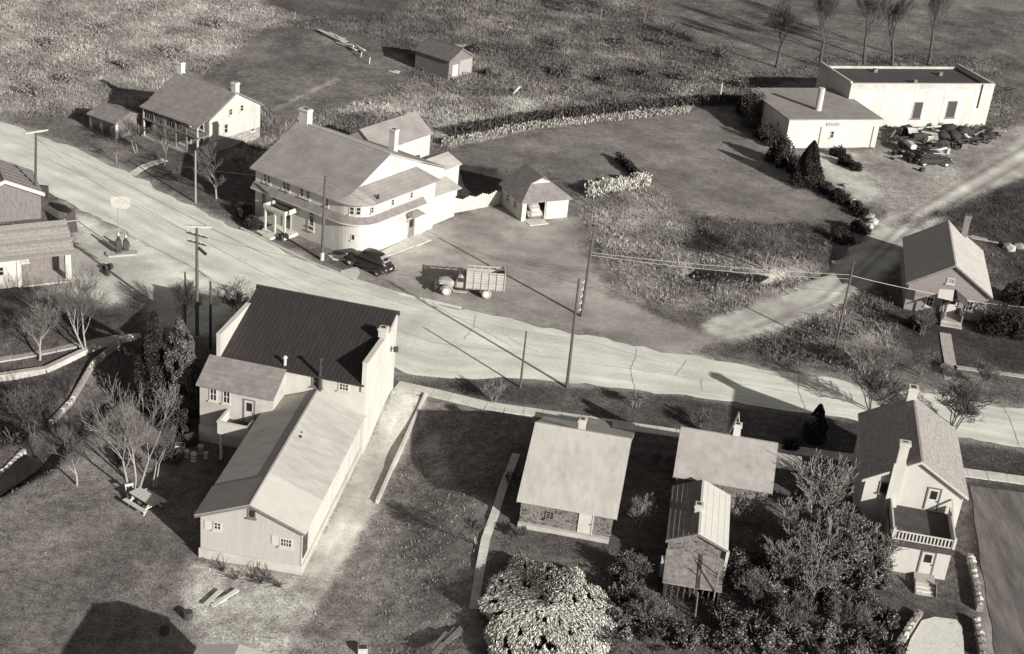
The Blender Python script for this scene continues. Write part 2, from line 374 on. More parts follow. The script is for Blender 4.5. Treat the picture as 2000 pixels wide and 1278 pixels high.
# (outline in photo pixels, ground tone with shade in places, weed density, edge softness)
PAINT = [
 (((-500,-90),(2500,-90),(2500,330),(1980,330),(1640,120),(1440,190),(1000,240),(850,290),(560,300),(0,235),(-500,60)), .15, .9, 2.5),
 (((-500,-90),(520,-90),(640,30),(520,60),(370,165),(250,215),(0,232),(-500,60)), .26, .6, 3),
 (((1180,-90),(2500,-90),(2500,330),(1985,330),(1940,120),(1640,118),(1460,150),(1300,60)), .13, .4, 3),
 (((500,-90),(900,-90),(800,20),(720,36),(600,36),(510,10)), .085, .15, 1.5),
 (((350,175),(450,110),(520,58),(640,52),(750,85),(815,130),(780,165),(690,210),(560,240),(520,215)), .135, .12, 1.2),
 (((530,215),(640,160),(655,150),(665,156),(560,205),(535,222)), .26, .1, .5),
 (((590,235),(720,195),(900,180),(1080,195),(1000,225),(860,270),(700,220)), .30, 1.0, 2),
 (((860,275),(1030,240),(1340,208),(1345,216),(1030,254),(880,290)), .36, .7, .6),
 (((880,290),(1345,214),(1430,225),(1560,330),(1650,420),(1600,460),(1420,440),(1300,390),(1130,380),(1080,330),(880,325)), .17, .06, 1.0),
 (((880,320),(975,330),(975,370),(850,395),(868,330)), .06, .1, .6),  # cast shadow of the garage painted into the lawn tone
 (((700,500),(760,470),(850,430),(980,405),(1040,440),(1120,430),(1180,560),(1290,625),(1380,640),(1480,660),(1300,692),(1200,667),(900,600),(760,565),(660,530)), .265, .02, 1.2),
 (((745,500),(830,440),(880,452),(860,490),(800,520)), .40, .02, 1.6),
 (((1010,440),(1110,425),(1120,455),(1040,475),(990,460)), .30, .02, 1.2),
 (((1130,385),(1270,365),(1330,420),(1480,470),(1560,480),(1600,540),(1500,620),(1390,630),(1290,600),(1200,560),(1150,470)), .24, .6, 1.2),
 (((1330,420),(1430,430),(1560,440),(1640,440),(1620,520),(1540,545),(1430,540),(1380,500)), .085, .6, 1.6),
 (((1270,495),(1400,480),(1560,500),(1640,545),(1540,600),(1440,640),(1340,590),(1250,530)), .23, .7, 1.5),
 (((1370,632),(1560,565),(1690,475),(1750,400),(1880,330),(2040,235),(2040,330),(1880,395),(1790,470),(1700,560),(1560,632),(1480,656),(1400,655)), .43, .0, .6),
 (((1368,632),(1440,612),(1560,590),(1590,605),(1545,640),(1480,658),(1380,652)), .42, 0, .5),
 (((1490,650),(1560,622),(1640,585),(1645,592),(1560,636),(1495,662)), .5, 0, .25),
 (((1555,300),(1720,290),(1960,250),(2030,240),(1890,350),(1770,425),(1700,400),(1620,345)), .27, .1, 1.2),
 (((1600,300),(1660,300),(1720,380),(1690,400),(1610,350)), .42, .05, .8),
 (((1490,660),(1640,600),(1720,560),(1770,640),(1760,700),(1700,735),(1450,690)), .15, .9, 1),
 (((1720,560),(1760,600),(2060,560),(2060,735),(1760,715)), .055, .25, 1),
 (((1750,440),(2060,330),(2060,560),(1940,560),(1930,480),(1850,425)), .06, .5, 2),
 (((960,745),(1300,772),(2080,884),(2080,940),(1900,925),(1330,845),(780,748)), .075, .35, .5),
 (((820,790),(1330,862),(2080,955),(2080,1330),(700,1330),(730,1000)), .10, .25, .8),
 (((690,1030),(735,985),(800,870),(840,850),(880,930),(960,1010),(950,1080),(900,1290),(560,1310)), .20, .4, 1.2),
 (((820,860),(850,850),(890,960),(930,1010),(900,1020),(850,960)), .2, .3, .6),
 (((1190,1060),(1500,1080),(1740,1130),(1770,1330),(1180,1330)), .09, .45, 1.5),
 (((-80,560),(290,560),(310,640),(250,800),(-80,1000)), .075, .3, 1.5),
 (((-80,1010),(60,925),(240,790),(330,850),(400,930),(395,1095),(345,1165),(470,1340),(-80,1340)), .155, .12, 1.0),
 (((130,398),(330,497),(560,612),(480,600),(420,660),(300,640),(270,575),(150,560),(140,480)), .52, 0, 1.5),
 (((60,470),(240,480),(300,560),(240,600),(100,570)), .42, .02, 2),
 (((774,756),(836,768),(740,985),(632,1165),(520,1330),(400,1330),(580,1135),(700,890)), .42, .02, .3),
 (((370,1097),(585,1132),(640,1130),(570,1210),(500,1330),(450,1300),(350,1165)), .40, .1, .8),
 (((820,770),(836,768),(745,990),(730,985)), .2, .2, .3),
 (((480,1190),(600,1200),(540,1330),(430,1330)), .3, .4, 1.0),
 (((1886,945),(2080,965),(2080,1330),(1935,1330),(1905,1100)), .045, .02, .6),  # shade over the side road painted into the ground
 (((1908,1118),(2080,1150),(2080,1330),(1925,1330)), .30, .02, 1.0),  # lighter stretch beyond the edge of that painted shade
 (((265,345),(330,318),(500,330),(520,420),(490,455),(400,418)), .10, .25, .8),
 (((0,232),(120,270),(265,345),(330,318),(300,250),(180,230)), .13, .15, 1),
 (((500,455),(560,462),(690,520),(690,545),(600,510)), .085, .1, .4),
]
def fine_axis(lo, hi, step, far):
    a = list(np.arange(lo, hi+1e-6, step)); d = step
    lowside = []; v = lo
    while v > far[0]: d *= 1.5; v -= d; lowside.append(v)
    d = step; v = hi; high = []
    while v < far[1]: d *= 1.5; v += d; high.append(v)
    return np.array(lowside[::-1]+a+high)
gx = fine_axis(-78, 90, .5, (-2500, 2500)); gy = fine_axis(50, 262, .5, (-800, 4000))
GX, GY = np.meshgrid(gx, gy); fx, fy = GX.ravel(), GY.ravel()
tone = np.full(fx.shape, .13); weed = np.full(fx.shape, .35)
for poly, tn, wd, sf in PAINT:
    k = polymask(fx, fy, PG(*poly), sf); tone = tone*(1-k)+tn*k; weed = weed*(1-k)+wd*k
# gravel shoulder beside the road
_top = [(-160,182),(0,238),(130,284),(265,346),(400,418),(500,463),(600,513),(690,548),(780,576),(900,604),(1000,627),(1100,648),(1200,668),(1300,688),(1450,714),(1637,744),(1800,770),(1905,786),(2200,828)]
_bot = [(775,728),(880,744),(1000,738),(1100,748),(1300,769),(1637,817),(2000,876),(2200,906)]
for e_, w_, t_ in ((_top, 1.6, .30), (_bot, .7, .2)):
    kk = sm(1-(segdist(fx, fy, [G0(*q) for q in e_])+1.2*(vnoise(fx, fy, 1.7, 31)-.5))/w_)*.8; tone = tone*(1-kk)+np.maximum(tone, t_)*kk; weed = weed*(1-kk)
# wheel ruts on the lane and the truck lot
def rut(pts, wid, f):
    global tone
    d = segdist(fx, fy, PG(*pts)); tone = tone*(1+(f-1)*sm(1-d/wid))
for off in (0, 14, 30): rut(((1450+off,648-off*.3),(1600+off,590),(1700+off*.6,500),(1790,410+off),(1900,345+off),(2030,270+off)), .6, .6 if off != 14 else 1.3)
for a, b in (((980,470),(1450,690)), ((1000,500),(1500,700)), ((1150,560),(1560,712)), ((1180,545),(1600,715)), ((900,560),(1200,660))): rut((a, b), .4, .78)
for a, b in (((650,1120),(810,775)), ((615,1120),(790,775))): rut((a, b), .5, 1.2)
tone *= .75+.5*vnoise(fx, fy, 5, 11); tone *= .8+.4*vnoise(fx, fy, 1.3, 12); tone *= 1+weed*1.1*(vnoise(fx, fy, 3.2, 14)*.6+vnoise(fx, fy, 7.5, 15)*.6-.6)
fz = terr(fx, fy)+(weed*.12+.015)*(vnoise(fx, fy, 1.1, 13)-.5)*(np.abs(fx) < 120)
grassy = .3+.7*sm(weed/.12); far = (fy > 265) | (fx < -80) | (fx > 92); tone[far] = .16
nx_, ny_ = len(gx), len(gy); I = np.arange(nx_*ny_).reshape(ny_, nx_)
F4 = np.stack([I[:-1, :-1], I[:-1, 1:], I[1:, 1:], I[1:, :-1]], -1).reshape(-1, 4)
ground = bpy.data.objects.new('ground', npmesh('ground', np.stack([fx, fy, fz], 1), F4, GROUND, tone, True)); COL.objects.link(ground)
ga_ = ground.data.attributes.new('grassy', 'FLOAT', 'POINT'); ga_.data.foreach_set('value', grassy.astype(np.float32))
tag(ground, 'grass, weeds and bare dirt of the village ground', kind='structure')
def samp(arr, x, y):
    i = np.clip(np.searchsorted(gx, x)-1, 0, nx_-2); j = np.clip(np.searchsorted(gy, y)-1, 0, ny_-2)
    return arr.reshape(ny_, nx_)[j, i]

# ------------------------------------------------------------------ road
def resample(P, n):
    P = np.array(P, float); d = np.r_[0, np.cumsum(np.hypot(*np.diff(P, axis=0).T))]; t = np.linspace(0, d[-1], n)
    return np.stack([np.interp(t, d, P[:, 0]), np.interp(t, d, P[:, 1])], 1)
top = [(-160,182),(0,238),(130,284),(265,346),(400,418),(500,463),(600,513),(690,548),(780,576),(900,604),(1000,627),(1100,648),(1200,668),(1300,688),(1450,714),(1637,744),(1800,770),(1905,786),(2000,799),(2200,828)]
bot = [(-160,275),(-60,315),(60,362),(200,430),(330,500),(430,552),(560,614),(680,672),(775,728),(880,744),(1000,738),(1100,748),(1300,769),(1450,790),(1637,817),(1800,842),(2000,876),(2200,906)]
A = resample([G0(*p) for p in top], 161); B = resample([G0(*p) for p in bot], 161); K = 13
# match the two edges by nearest along-road position so that the strips stay square
mid = resample((A+B)/2, 161)
tg = np.gradient(mid, axis=0); tg /= np.hypot(tg[:, 0], tg[:, 1])[:, None]; nm = np.stack([-tg[:, 1], tg[:, 0]], 1)
def edge_off(E, sgn):
    Ef = resample(E, 3000); out = []
    for c, t, n in zip(mid, tg, nm):
        r = Ef-c; al = np.abs(r@t); s = r@n*sgn; ok = (s > 0); al = np.where(ok, al, 1e9); out.append(s[np.argmin(al)])
    return np.array(out)
offA = edge_off([G0(*p) for p in top], 1); offB = edge_off([G0(*p) for p in bot], -1)
ker = np.ones(7)/7; offA = np.convolve(np.pad(offA, 3, 'edge'), ker, 'valid'); offB = np.convolve(np.pad(offB, 3, 'edge'), ker, 'valid')
RV, RUV = [], []; run = np.r_[0, np.cumsum(np.hypot(*np.diff(mid, axis=0).T))]
for i in range(161):
    for k in range(K):
        f = k/(K-1); o = offA[i]*(1-f)-offB[i]*f; jit = .0
        if k in (0, K-1): jit = (random.random()-.5)*.3+.35*math.sin(i*.9)*math.sin(i*.37)*(1 if k == 0 else .5)
        p = mid[i]+nm[i]*(o+jit); RV.append((p[0], p[1], .045+.03*math.sin(math.pi*f))); RUV.append((run[i], f*9))
RF = [(i*K+k, i*K+k+1, (i+1)*K+k+1, (i+1)*K+k) for i in range(160) for k in range(K-1)]
rme = bpy.data.meshes.new('road'); rme.from_pydata(RV, [], RF)
uvl = rme.uv_layers.new(name='UVMap')
for l in rme.loops: uvl.data[l.index].uv = RUV[l.vertex_index]
def road_mat():
    m = bpy.data.materials.new('road_concrete'); m.use_nodes = True; N = m.node_tree.nodes; L = m.node_tree.links; b = N['Principled BSDF']
    b.inputs['Roughness'].default_value = .85; b.inputs['Specular IOR Level'].default_value = .2
    uv = N.new('ShaderNodeUVMap'); cur = None
    val = N.new('ShaderNodeValue'); val.outputs[0].default_value = .64; cur = val.outputs[0]
    for sc, scale, lo, hi in (((.035, .8, 1), 1.0, .84, 1.10), ((.10, .22, 1), 1.6, .78, 1.12), ((.25, .35, 1), 1.2, .86, 1.06), ((1, 1, 1), 3.2, .92, 1.06), ((.02, 3.0, 1), 1.0, .94, 1.04)):
        mp = N.new('ShaderNodeMapping'); mp.inputs['Scale'].default_value = sc; L.new(uv.outputs[0], mp.inputs[0])
        n = N.new('ShaderNodeTexNoise'); n.inputs['Scale'].default_value = scale; n.inputs['Detail'].default_value = 6; L.new(mp.outputs[0], n.inputs['Vector'])
        mr = N.new('ShaderNodeMapRange'); mr.inputs[1].default_value = .3; mr.inputs[2].default_value = .7; mr.inputs[3].default_value = lo; mr.inputs[4].default_value = hi
        L.new(n.outputs[0], mr.inputs[0]); mu = N.new('ShaderNodeMath'); mu.operation = 'MULTIPLY'; L.new(cur, mu.inputs[0]); L.new(mr.outputs[0], mu.inputs[1]); cur = mu.outputs[0]
    cb = N.new('ShaderNodeCombineColor')
    for i, k in enumerate((1.01, 1.0, .885)):
        mu = N.new('ShaderNodeMath'); mu.operation = 'MULTIPLY'; mu.inputs[1].default_value = k; L.new(cur, mu.inputs[0]); L.new(mu.outputs[0], cb.inputs[i])
    L.new(cb.outputs[0], b.inputs['Base Color']); return m
rme.materials.append(road_mat()); road = bpy.data.objects.new('road', rme); COL.objects.link(road)
tag(road, 'pale concrete main road curving through the village', kind='structure')
def rz(x, y):
    d = np.hypot(mid[:, 0]-x, mid[:, 1]-y); i = int(np.argmin(d)); o = float((np.array([x, y])-mid[i])@nm[i]); f = (offA[i]-o)/(offA[i]+offB[i])
    return .049+.03*math.sin(math.pi*min(1, max(0, f)))
def ribbon(pts, w, m, name, parent, wig=.12, seed=0):
    """thin tar-filled crack or joint lying on the road"""
    r = random.Random(seed); P = resample([G0(*p) for p in pts], max(6, int(len(pts)*7))); V = []; Fc = []
    for i, p in enumerate(P):
        t = P[min(i+1, len(P)-1)]-P[max(i-1, 0)]; t /= np.hypot(*t)+1e-9; n = np.array([-t[1], t[0]]); q = p+n*(r.random()-.5)*wig; ww = w*(.5+r.random()*.8)
        for s in (1, -1): e = q+n*ww*s; V.append((e[0], e[1], rz(*e)+.006))
    for i in range(len(P)-1): Fc.append((2*i, 2*i+1, 2*i+3, 2*i+2))
    return MB().add(V, Fc).build(name, m, parent)
cracks = [((1243,682),(1240,700),(1231,722),(1238,755),(1241,764)), ((1340,705),(1328,725),(1318,735)), ((1560,735),(1558,760),(1572,800)),
          ((1960,795),(1975,830),(1990,872)), ((980,650),(1010,672),(1050,690)), ((1230,722),(1340,738),(1480,757),(1560,770)),
          ((930,615),(925,640),(905,665)), ((1370,742),(1370,765))]
for i, c in enumerate(cracks): ribbon(c, .03, TAR, 'tar_crack', road, .15, i)
seams = [((60,268),(270,372),(420,452),(560,520),(700,570),(850,612),(1000,645),(1150,668),(1300,712)),
         ((90,310),(250,390),(420,485),(560,558),(700,620),(850,672),(1000,690),(1230,722)),
         ((200,340),(330,405),(470,475),(600,535)), ((850,600),(930,640),(1000,678))]
for i, c in enumerate(seams): ribbon(c, .03, TAR, 'tar_seam', road, .05, 20+i)
# kerb strip along the upper road edge
kb = MB(); Pk = [G0(*p) for p in ((470,448),(600,512),(690,548),(780,576),(900,604))]
for (a, b) in zip(Pk[:-1], Pk[1:]): kb.bar((a[0], a[1]+.12, .07), (b[0], b[1]+.12, .07), .22, .16)
tag(kb.build('kerb', CONC), 'low concrete kerb along the far road edge', kind='structure')

# ------------------------------------------------------------------ pavements of single slabs, walks, pads
def slab_walk(name, label, pts, width, step, m, bed, dz=.07, gap=.035, kind='structure', jit=.02):
    """a bed with separate concrete slabs as pieces"""
    P = np.array([G(*p)[:2] for p in pts]); L = np.hypot(*np.diff(P, axis=0).T).sum(); n = max(2, int(L/step)); Q = resample(P, n+1)
    bedm = MB()
    root = None; cells = []
    for i in range(n):
        a, b = Q[i], Q[i+1]; t = (b-a)/np.hypot(*(b-a)); nn = np.array([-t[1], t[0]])*width/2
        cells.append((a, b, t, nn))
        bedm.add([(*(a+nn*1.04), gz(*a)+dz*.5), (*(a-nn*1.04), gz(*a)+dz*.5), (*(b-nn*1.04), gz(*b)+dz*.5), (*(b+nn*1.04), gz(*b)+dz*.5)], [(0, 1, 2, 3)])
    root = tag(bedm.build(name, bed), label, kind=kind)
    for a, b, t, nn in cells:
        a2 = a+t*gap/2; b2 = b-t*gap/2; h = dz+random.random()*jit; za, zb = gz(*a)+h, gz(*b)+h
        k = MB().add([(*(a2+nn), za), (*(a2-nn), za), (*(b2-nn), zb), (*(b2+nn), zb)]+[(*(a2+nn), za-.15), (*(a2-nn), za-.15), (*(b2-nn), zb-.15), (*(b2+nn), zb-.15)],
                     [(0, 1, 2, 3), (0, 4, 5, 1), (1, 5, 6, 2), (2, 6, 7, 3), (3, 7, 4, 0)])
        k.build('slab', m, root)
    return root
slab_walk('sidewalk', 'pale concrete slab sidewalk between road and cottages', ((775,752),(850,769),(963,796),(1150,822),(1326,848),(1460,868),(1620,890),(1780,910),(1900,926),(2120,956)), 1.25, 1.5, CONC, CONCDULL)
slab_walk('sidewalk', 'grey slab sidewalk beside the garden at left', ((-60,712),(90,688),(275,656)), .8, 1.6, CONCDULL, CONCDULL)
slab_walk('garden_walk', 'slab walk from the brick house porch to the pavement', ((1846,652),(1850,680),(1856,712)), 1.05, 1.1, CONCDULL, CONCDULL)
slab_walk('sidewalk', 'rough slab pavement in front of the brick house', ((1868,718),(1930,727),(2060,744)), .6, 1.2, CONCDULL, CONCDULL)
slab_walk('garden_walk', 'pale flagstone path winding beside the stone cottage', ((1008,888),(998,915),(985,945),(968,1000),(948,1055),(938,1110),(925,1190)), .6, .75, CONC, CONCDULL, jit=.05)
slab_walk('garden_walk', 'pale walk to the stone farmhouse porch', ((257,342),(285,324),(322,313)), .9, .9, CONC, CONCDULL)
def pad(name, label, pts, m, dz=.06, t=.2, kind='structure'):
    P = [G(*p)[:2] for p in pts]; n = len(P)
    k = MB().add([(x, y, gz(x, y)+dz) for x, y in P]+[(x, y, gz(x, y)+dz-t) for x, y in P], [tuple(range(n))]+[(i, (i+1) % n, n+(i+1) % n, n+i) for i in range(n)])
    return tag(k.build(name, m), label, kind=kind)
pad('hotel_pavement', 'white concrete apron round the hotel corner', ((640,500),(700,497),(745,492),(790,470),(840,432),(848,437),(800,474),(812,480),(784,492),(760,500),(735,508),(690,512),(650,508)), CONC)
pad('driveway_slab', 'white kerb slab by the parked sedan', ((664,530),(700,522),(702,534),(694,548),(672,541)), CONC)
pad('culvert_pad', 'white square slab by the sidewalk end at brick house', ((1838,712),(1862,712),(1866,738),(1845,742)), CONCDULL)
pad('gravel_pad', 'white gravel patch between the low stone walls', ((1800,1213),(1825,1206),(1868,1212),(1880,1228),(1884,1300),(1760,1300),(1778,1250)), GRAVEL)
pad('doorstep', 'pale step slabs at the porch of the white hotel', ((500,452),(518,448),(545,462),(530,470)), CONC)
pad('creek', 'dark water of the narrow creek at left', ((-100,985),(-10,925),(45,893),(75,905),(85,915),(0,972),(-100,1040)), WATER, dz=.35)
_r = random.Random(3); _c = ((1345,541),(1362,536),(1385,537),(1405,534),(1430,537),(1452,540),(1475,545),(1500,547),(1480,553),(1450,552),(1425,556),(1400,553),(1372,553),(1355,548))
pad('ditch_water', 'dark water pool in the ditch beside the weeds', tuple((a_+_r.uniform(-3, 3), b_+_r.uniform(-1.5, 1.5)) for a_, b_ in _c), WATER, dz=.16)
# side road at the right edge, dark tone standing in for shade over it
SRM = mat('side_road_shaded_asphalt', .19, .08, .9, rough=.8, bump=.2, stretch=(1.6, .3, 1), dirt=.35)
sr = [(1894,949),(1990,962),(2110,980),(2130,1340),(1958,1340),(1950,1300),(1940,1262),(1938,1220),(1928,1180),(1924,1140),(1914,1100),(1911,1060),(1903,1020),(1901,985)]
pad('side_road', 'smooth dark side road running down past the white house', sr, SRM, dz=.03, t=.1)
# ------------------------------------------------------------------ buildings
def onwall(root, px, py, u=None, v=None):
    """where the sight line through a photo point meets the wall plane u=const or v=const of a building (local u, v, z)"""
    th = root.rotation_euler.z; c, s = math.cos(th), math.sin(th); x0, y0, z0 = root.location
    d = cF*FPX+cR*(px-IW/2)+cU*(IH/2-py)
    rx, ry, rz_ = cC[0]-x0, cC[1]-y0, cC[2]-z0
    ou, ov = c*rx+s*ry, -s*rx+c*ry; du, dv = c*d[0]+s*d[1], -s*d[0]+c*d[1]
    t = (u-ou)/du if u is not None else (v-ov)/dv
    return Vector((ou+du*t, ov+dv*t, rz_+d[2]*t))
def wwin(root, px, py, w, h, u=None, v=None, ang=0.0, **k):
    p = onwall(root, px, py, u, v); return window(root, p, ang, w, h, **k)
PI = math.pi

# ---- the store with black roof, white walls, lean-to and balcony
st = thing('store_building', 'long white store with black sloping roof beside the road bend', 'building', (-9.07, 103.09, 0), R_(-10.4))
SW, SD, H1, H2 = 11.86, 7.6, 6.7, 4.3
def rz_store(v): return H1+(H1-H2)*v/SD
P = [(0, 0, -2.6), (0, -SD, -2.6), (0, -SD, H2-.1), (0, 0, H1-.1)]
MB().add(P+[(-SW, b, c) for a, b, c in P], [(0, 1, 2, 3), (7, 6, 5, 4), (0, 4, 5, 1), (1, 5, 6, 2), (2, 6, 7, 3), (3, 7, 4, 0)]).build('wall', WHITE, st)
rf = MB().slab([(-SW+.1, .25, rz_store(.25)), (-SW+.1, -SD-.25, rz_store(-SD-.25)), (-.1, -SD-.25, rz_store(-SD-.25)), (-.1, .25, rz_store(.25))], .1).build('roof', ROOFBLACK, st)
nse = 31; sme = MB().bar((0, .22, rz_store(.22)+.012), (0, -SD-.22, rz_store(-SD-.22)+.012), .04, .035).mesh('seam', ROOFBLACK)
for i in range(nse): inst('seam', sme, rf, (-SW+.45+(SW-.95)*i/(nse-1), 0, 0))
MB().box(-SW-.1, .1, .2, .34, H1-.25, H1+.1).build('ridge_trim', ROOFDULL, st)
for u0, u1 in ((-.3, .06), (-SW-.06, -SW+.26)):
    MB().box(u0, u1, -SD-.16, -1.9, 3.6, 6.1).build('parapet', WHITE, st); MB().box(u0-.03, u1+.03, -SD-.19, -1.87, 6.104, 6.17).build('coping', TRIM, st)
chimney(st, -.2, -3.1, 6.16, 6.95, .62, .6, WHITE)
p = onwall(st, 625, 752, v=-SD-.05)
sk = MB().tube((p.x, -SD-.16, 2.4), (p.x, -SD-.16, 5.7), .13, .13, 8).tube((p.x, -SD-.16, 5.7), (p.x, -SD-.16, 5.85), .2, .16, 8)
tag(sk.build('stove_pipe', RUST, st), 'rusty metal stove pipe on the rear wall')
q = onwall(st, 553, 712, v=-SD-.1); MB().tube((q.x, -7.3, 4.3), (q.x, -7.3, 5.0), .12, .12, 8).tube((q.x, -7.3, 5.0), (q.x, -7.3, 5.15), .2, .1, 8).build('vent_pipe', TRIM, st)
wwin(st, 620, 745, .85, 1.0, v=-SD, nx=1, nz=1, frame=WEATHERED); wwin(st, 672, 753, .85, .95, v=-SD, nx=2, nz=2)
MB().tube((.02, -1.6, 4.3), (.5, -1.6, 4.6), .03, .03, 6).box(.3, .65, -1.7, -1.5, 4.2, 4.62).build('wall_lamp', DARKWOOD, st)
# lean-to
A0, A1, AV = -12.25, -6.4, -10.1; zt, zb = 4.28, 3.0
P = [(A0, -SD+.02, -2.6), (A0, AV, -2.6), (A0, AV, zb), (A0, -SD+.02, zt-.12)]
MB().add(P+[(A1, b, c) for a, b, c in P], [(0, 1, 2, 3), (7, 6, 5, 4), (0, 4, 5, 1), (1, 5, 6, 2), (2, 6, 7, 3), (3, 7, 4, 0)]).build('lean_to_wall', WHITEWASH, st)
MB().slab([(A0-.2, -SD-.2, zt+.02), (A0-.2, AV-.3, zb), (A1+.15, AV-.3, zb), (A1+.15, -SD-.2, zt+.02)], .1).build('lean_to_roof', ROOFMID, st)
for px in (417, 443): wwin(st, px, 770+(px-417)*.2, .62, 1.15, v=AV, nx=1, nz=1)
dp = onwall(st, 487, 812, v=AV); door(st, (dp.x, AV, .47), 0, .75, 1.9, WHITE, True, WEATHERED)
MB().box(A0-.06, A1, AV-.06, AV-.005, -2.4, -.6).build('footing', CONC, st)
# balcony
b0, b1, bv = -9.95, -7.5, -12.15
bal = MB().box(b0, b1, bv, AV-.01, .27, .45).build('balcony', TRIM, st)
MB().box(b0+.1, b1-.1, bv+.1, AV-.02, .454, .47).build('deck', ROOFDULL, bal)
MB().box(b0, b1, bv, bv+.1, .45, 1.25).box(b0, b0+.1, bv+.1, AV-.02, .45, 1.25).box(b1-.1, b1, bv+.1, AV-.9, .45, 1.25).build('railing', TRIM, bal)
MB().box(b0-.06, b1+.06, bv-.06, bv+.16, 1.253, 1.33).box(b0-.06, b0+.16, bv+.16, AV-.02, 1.253, 1.33).box(b1-.16, b1+.06, bv+.16, AV-.9, 1.253, 1.33).build('rail_cap', TRIM, bal)
for pu in (b0+.15, b1-.3): MB().box(pu, pu+.2, bv+.05, bv+.25, -2.6, .27).build('post', TRIM, bal)
# ---- the long barn-like rear building
ca, sa = math.cos(R_(-10.4)), math.sin(R_(-10.4))
bu, bvv = -3.72+1.145, -7.6-16.36
BX, BY = -9.07+ca*bu-sa*bvv, 103.09+sa*bu+ca*bvv
bn = gable_house('barn', 'long board barn with pale roof joined behind the white store', 'barn', BX, BY, 83.6, 7.6, 16.3, 3.52, 5.08, .3, GREYWOOD, ROOFPALE, z0=-2.0, rt=.1)
hw = 3.5
MB().slab([(-.04, -3.85, 3.50+.06), (4.1, -3.85, 3.50+.06), (4.1, 0, 5.08+.07), (-.04, 0, 5.08+.07)], .05).build('roof_patch', ROOFPATCH, bn)
MB().slab([(-.04, 0, 5.08+.065), (3.6, 0, 5.08+.065), (3.6, 3.85, 3.50+.055), (-.04, 3.85, 3.50+.055)], .05).build('roof_patch', mat('roof_patch_shaded', .30, .24, 1.2, bump=.15), bn)  # same patch roofing, darkened to paint the shade on the left slope
MB().box(.3, 15.9, -hw-.02, -hw+.1, .0, 3.5).build('whitewashed_side', WHITE, bn)
MB().box(.18, .3, -hw-.1, hw+.1, -.6, .75).box(.3, 16, -hw-.12, -hw-.02, -.6, .7).build('footing', WHITEWASH, bn)
wwin(bn, 425, 1027, .55, .62, u=.3, ang=-PI/2, nx=1, nz=1); wwin(bn, 559, 1060, .9, .75, u=.3, ang=-PI/2, nx=3, nz=1)
for px, py, w in ((410, 1027, .5), (541, 1056, .5)):
    p = onwall(bn, px-3, py-1, u=.3); MB().box(.24, .295, p.y-w/2, p.y+w/2, p.z-.32, p.z+.34).build('shutter', TRIM, bn)
wwin(bn, 492, 1003, .55, .7, u=.3, ang=-PI/2, nx=0, nz=0, frame=WEATHERED)
p = onwall(bn, 594, 1068, u=.3); MB().box(.45, 1.5, -hw-.08, -hw-.025, 1.2, 2.9).build('hatch', DARKWOOD, bn)
q = onwall(bn, 590, 843, u=9.5); MB().tube((9.6, -.6, 4.6), (9.6, -.6, 4.95), .1).build('vent', RUST, bn)
MB().tube((10.2, -.5, 4.6), (10.2, -.5, 4.92), .08).build('vent', RUST, bn)

# ---- the hotel with the rounded corner
ho = thing('hotel_building', 'big white hotel with rounded corner and long grey roof', 'building', (-15.46, 127.24, 0), R_(-33.5))
HE = 5.45; ul = -13.6; vb = 11.5; RC = 2.3
def hpath(off, a=None, bend=None):
    """front wall, rounded corner, right wall; offset outward"""
    pts = [(ul if a is None else a, -off)]
    for i in range(11):
        t = PI/2*i/10; pts.append((-RC+(RC+off)*math.sin(t), RC-(RC+off)*math.cos(t)))
    pts.append((off, vb if bend is None else bend)); return pts
MB().prism(hpath(0)+[(ul, vb)], -.4, HE-.12).build('wall', WHITE, ho)
def strip(p1, z1, p2, z2):
    k = MB(); n = len(p1); k.add([(x, y, z1) for x, y in p1]+[(x, y, z2) for x, y in p2], [(i, i+1, n+i+1, n+i) for i in range(n-1)]); return k
pe = strip(hpath(.62, ul-.1, 9.6), 3.42, hpath(.01, ul-.1, 9.6), 3.98); k2 = strip(hpath(.62, ul-.1, 9.6), 3.30, hpath(.01, ul-.1, 9.6), 3.36); k3 = strip(hpath(.62, ul-.1, 9.6), 3.30, hpath(.62, ul-.1, 9.6), 3.42)
pe.build('pent_roof', ROOFMID, ho); k2.build('soffit', TRIM, ho); k3.build('fascia', TRIM, ho)
ridge_v, ridge_z, gu = 6.3, 8.75, -1.75
ev = hpath(.45, ul-.4, 2.2)
sl_f = (ridge_z-5.35)/(ridge_v+.45)
rmain = MB(); arc = ev[1:-1]
fr = [(ul-.4, -.45, 5.35), (-RC, -.45, 5.35), (gu, .9, 5.35+sl_f*1.35), (gu, ridge_v, ridge_z), (ul-.4, ridge_v, ridge_z)]
rmain.slab(fr, .12); rmain.build('roof', ROOFGREY, ho)
sk = MB(); a0 = Vector((-RC, -.45, 5.352)); a1 = Vector((gu, 1.7, 5.35+sl_f*2.15)); n = len(arc)
V = [(x, y, 5.35) for x, y in arc]+[tuple(a0.lerp(a1, i/(n-1))) for i in range(n)]
V += [(x, y, z-.1) for x, y, z in V]
sk.add(V, [(i, i+1, n+i+1, n+i) for i in range(n-1)]+[(2*n+i+1, 2*n+i, i, i+1) for i in range(n-1)]+[(2*n+i, 2*n+i+1, 3*n+i+1, 3*n+i) for i in range(n-1)]+[(n-1, 2*n-1, 4*n-1, 3*n-1)])
sk.build('corner_roof', ROOFGREY, ho, True)
SLB = .40
zb_ = lambda v: ridge_z-.005-SLB*(v-ridge_v)
MB().slab([(ul-.4, ridge_v, zb_(ridge_v)), (gu+.05, ridge_v, zb_(ridge_v)), (gu+.05, 11.2, zb_(11.2)), (ul-.4, 11.2, zb_(11.2))], .12).build('roof', ROOFPALE, ho)
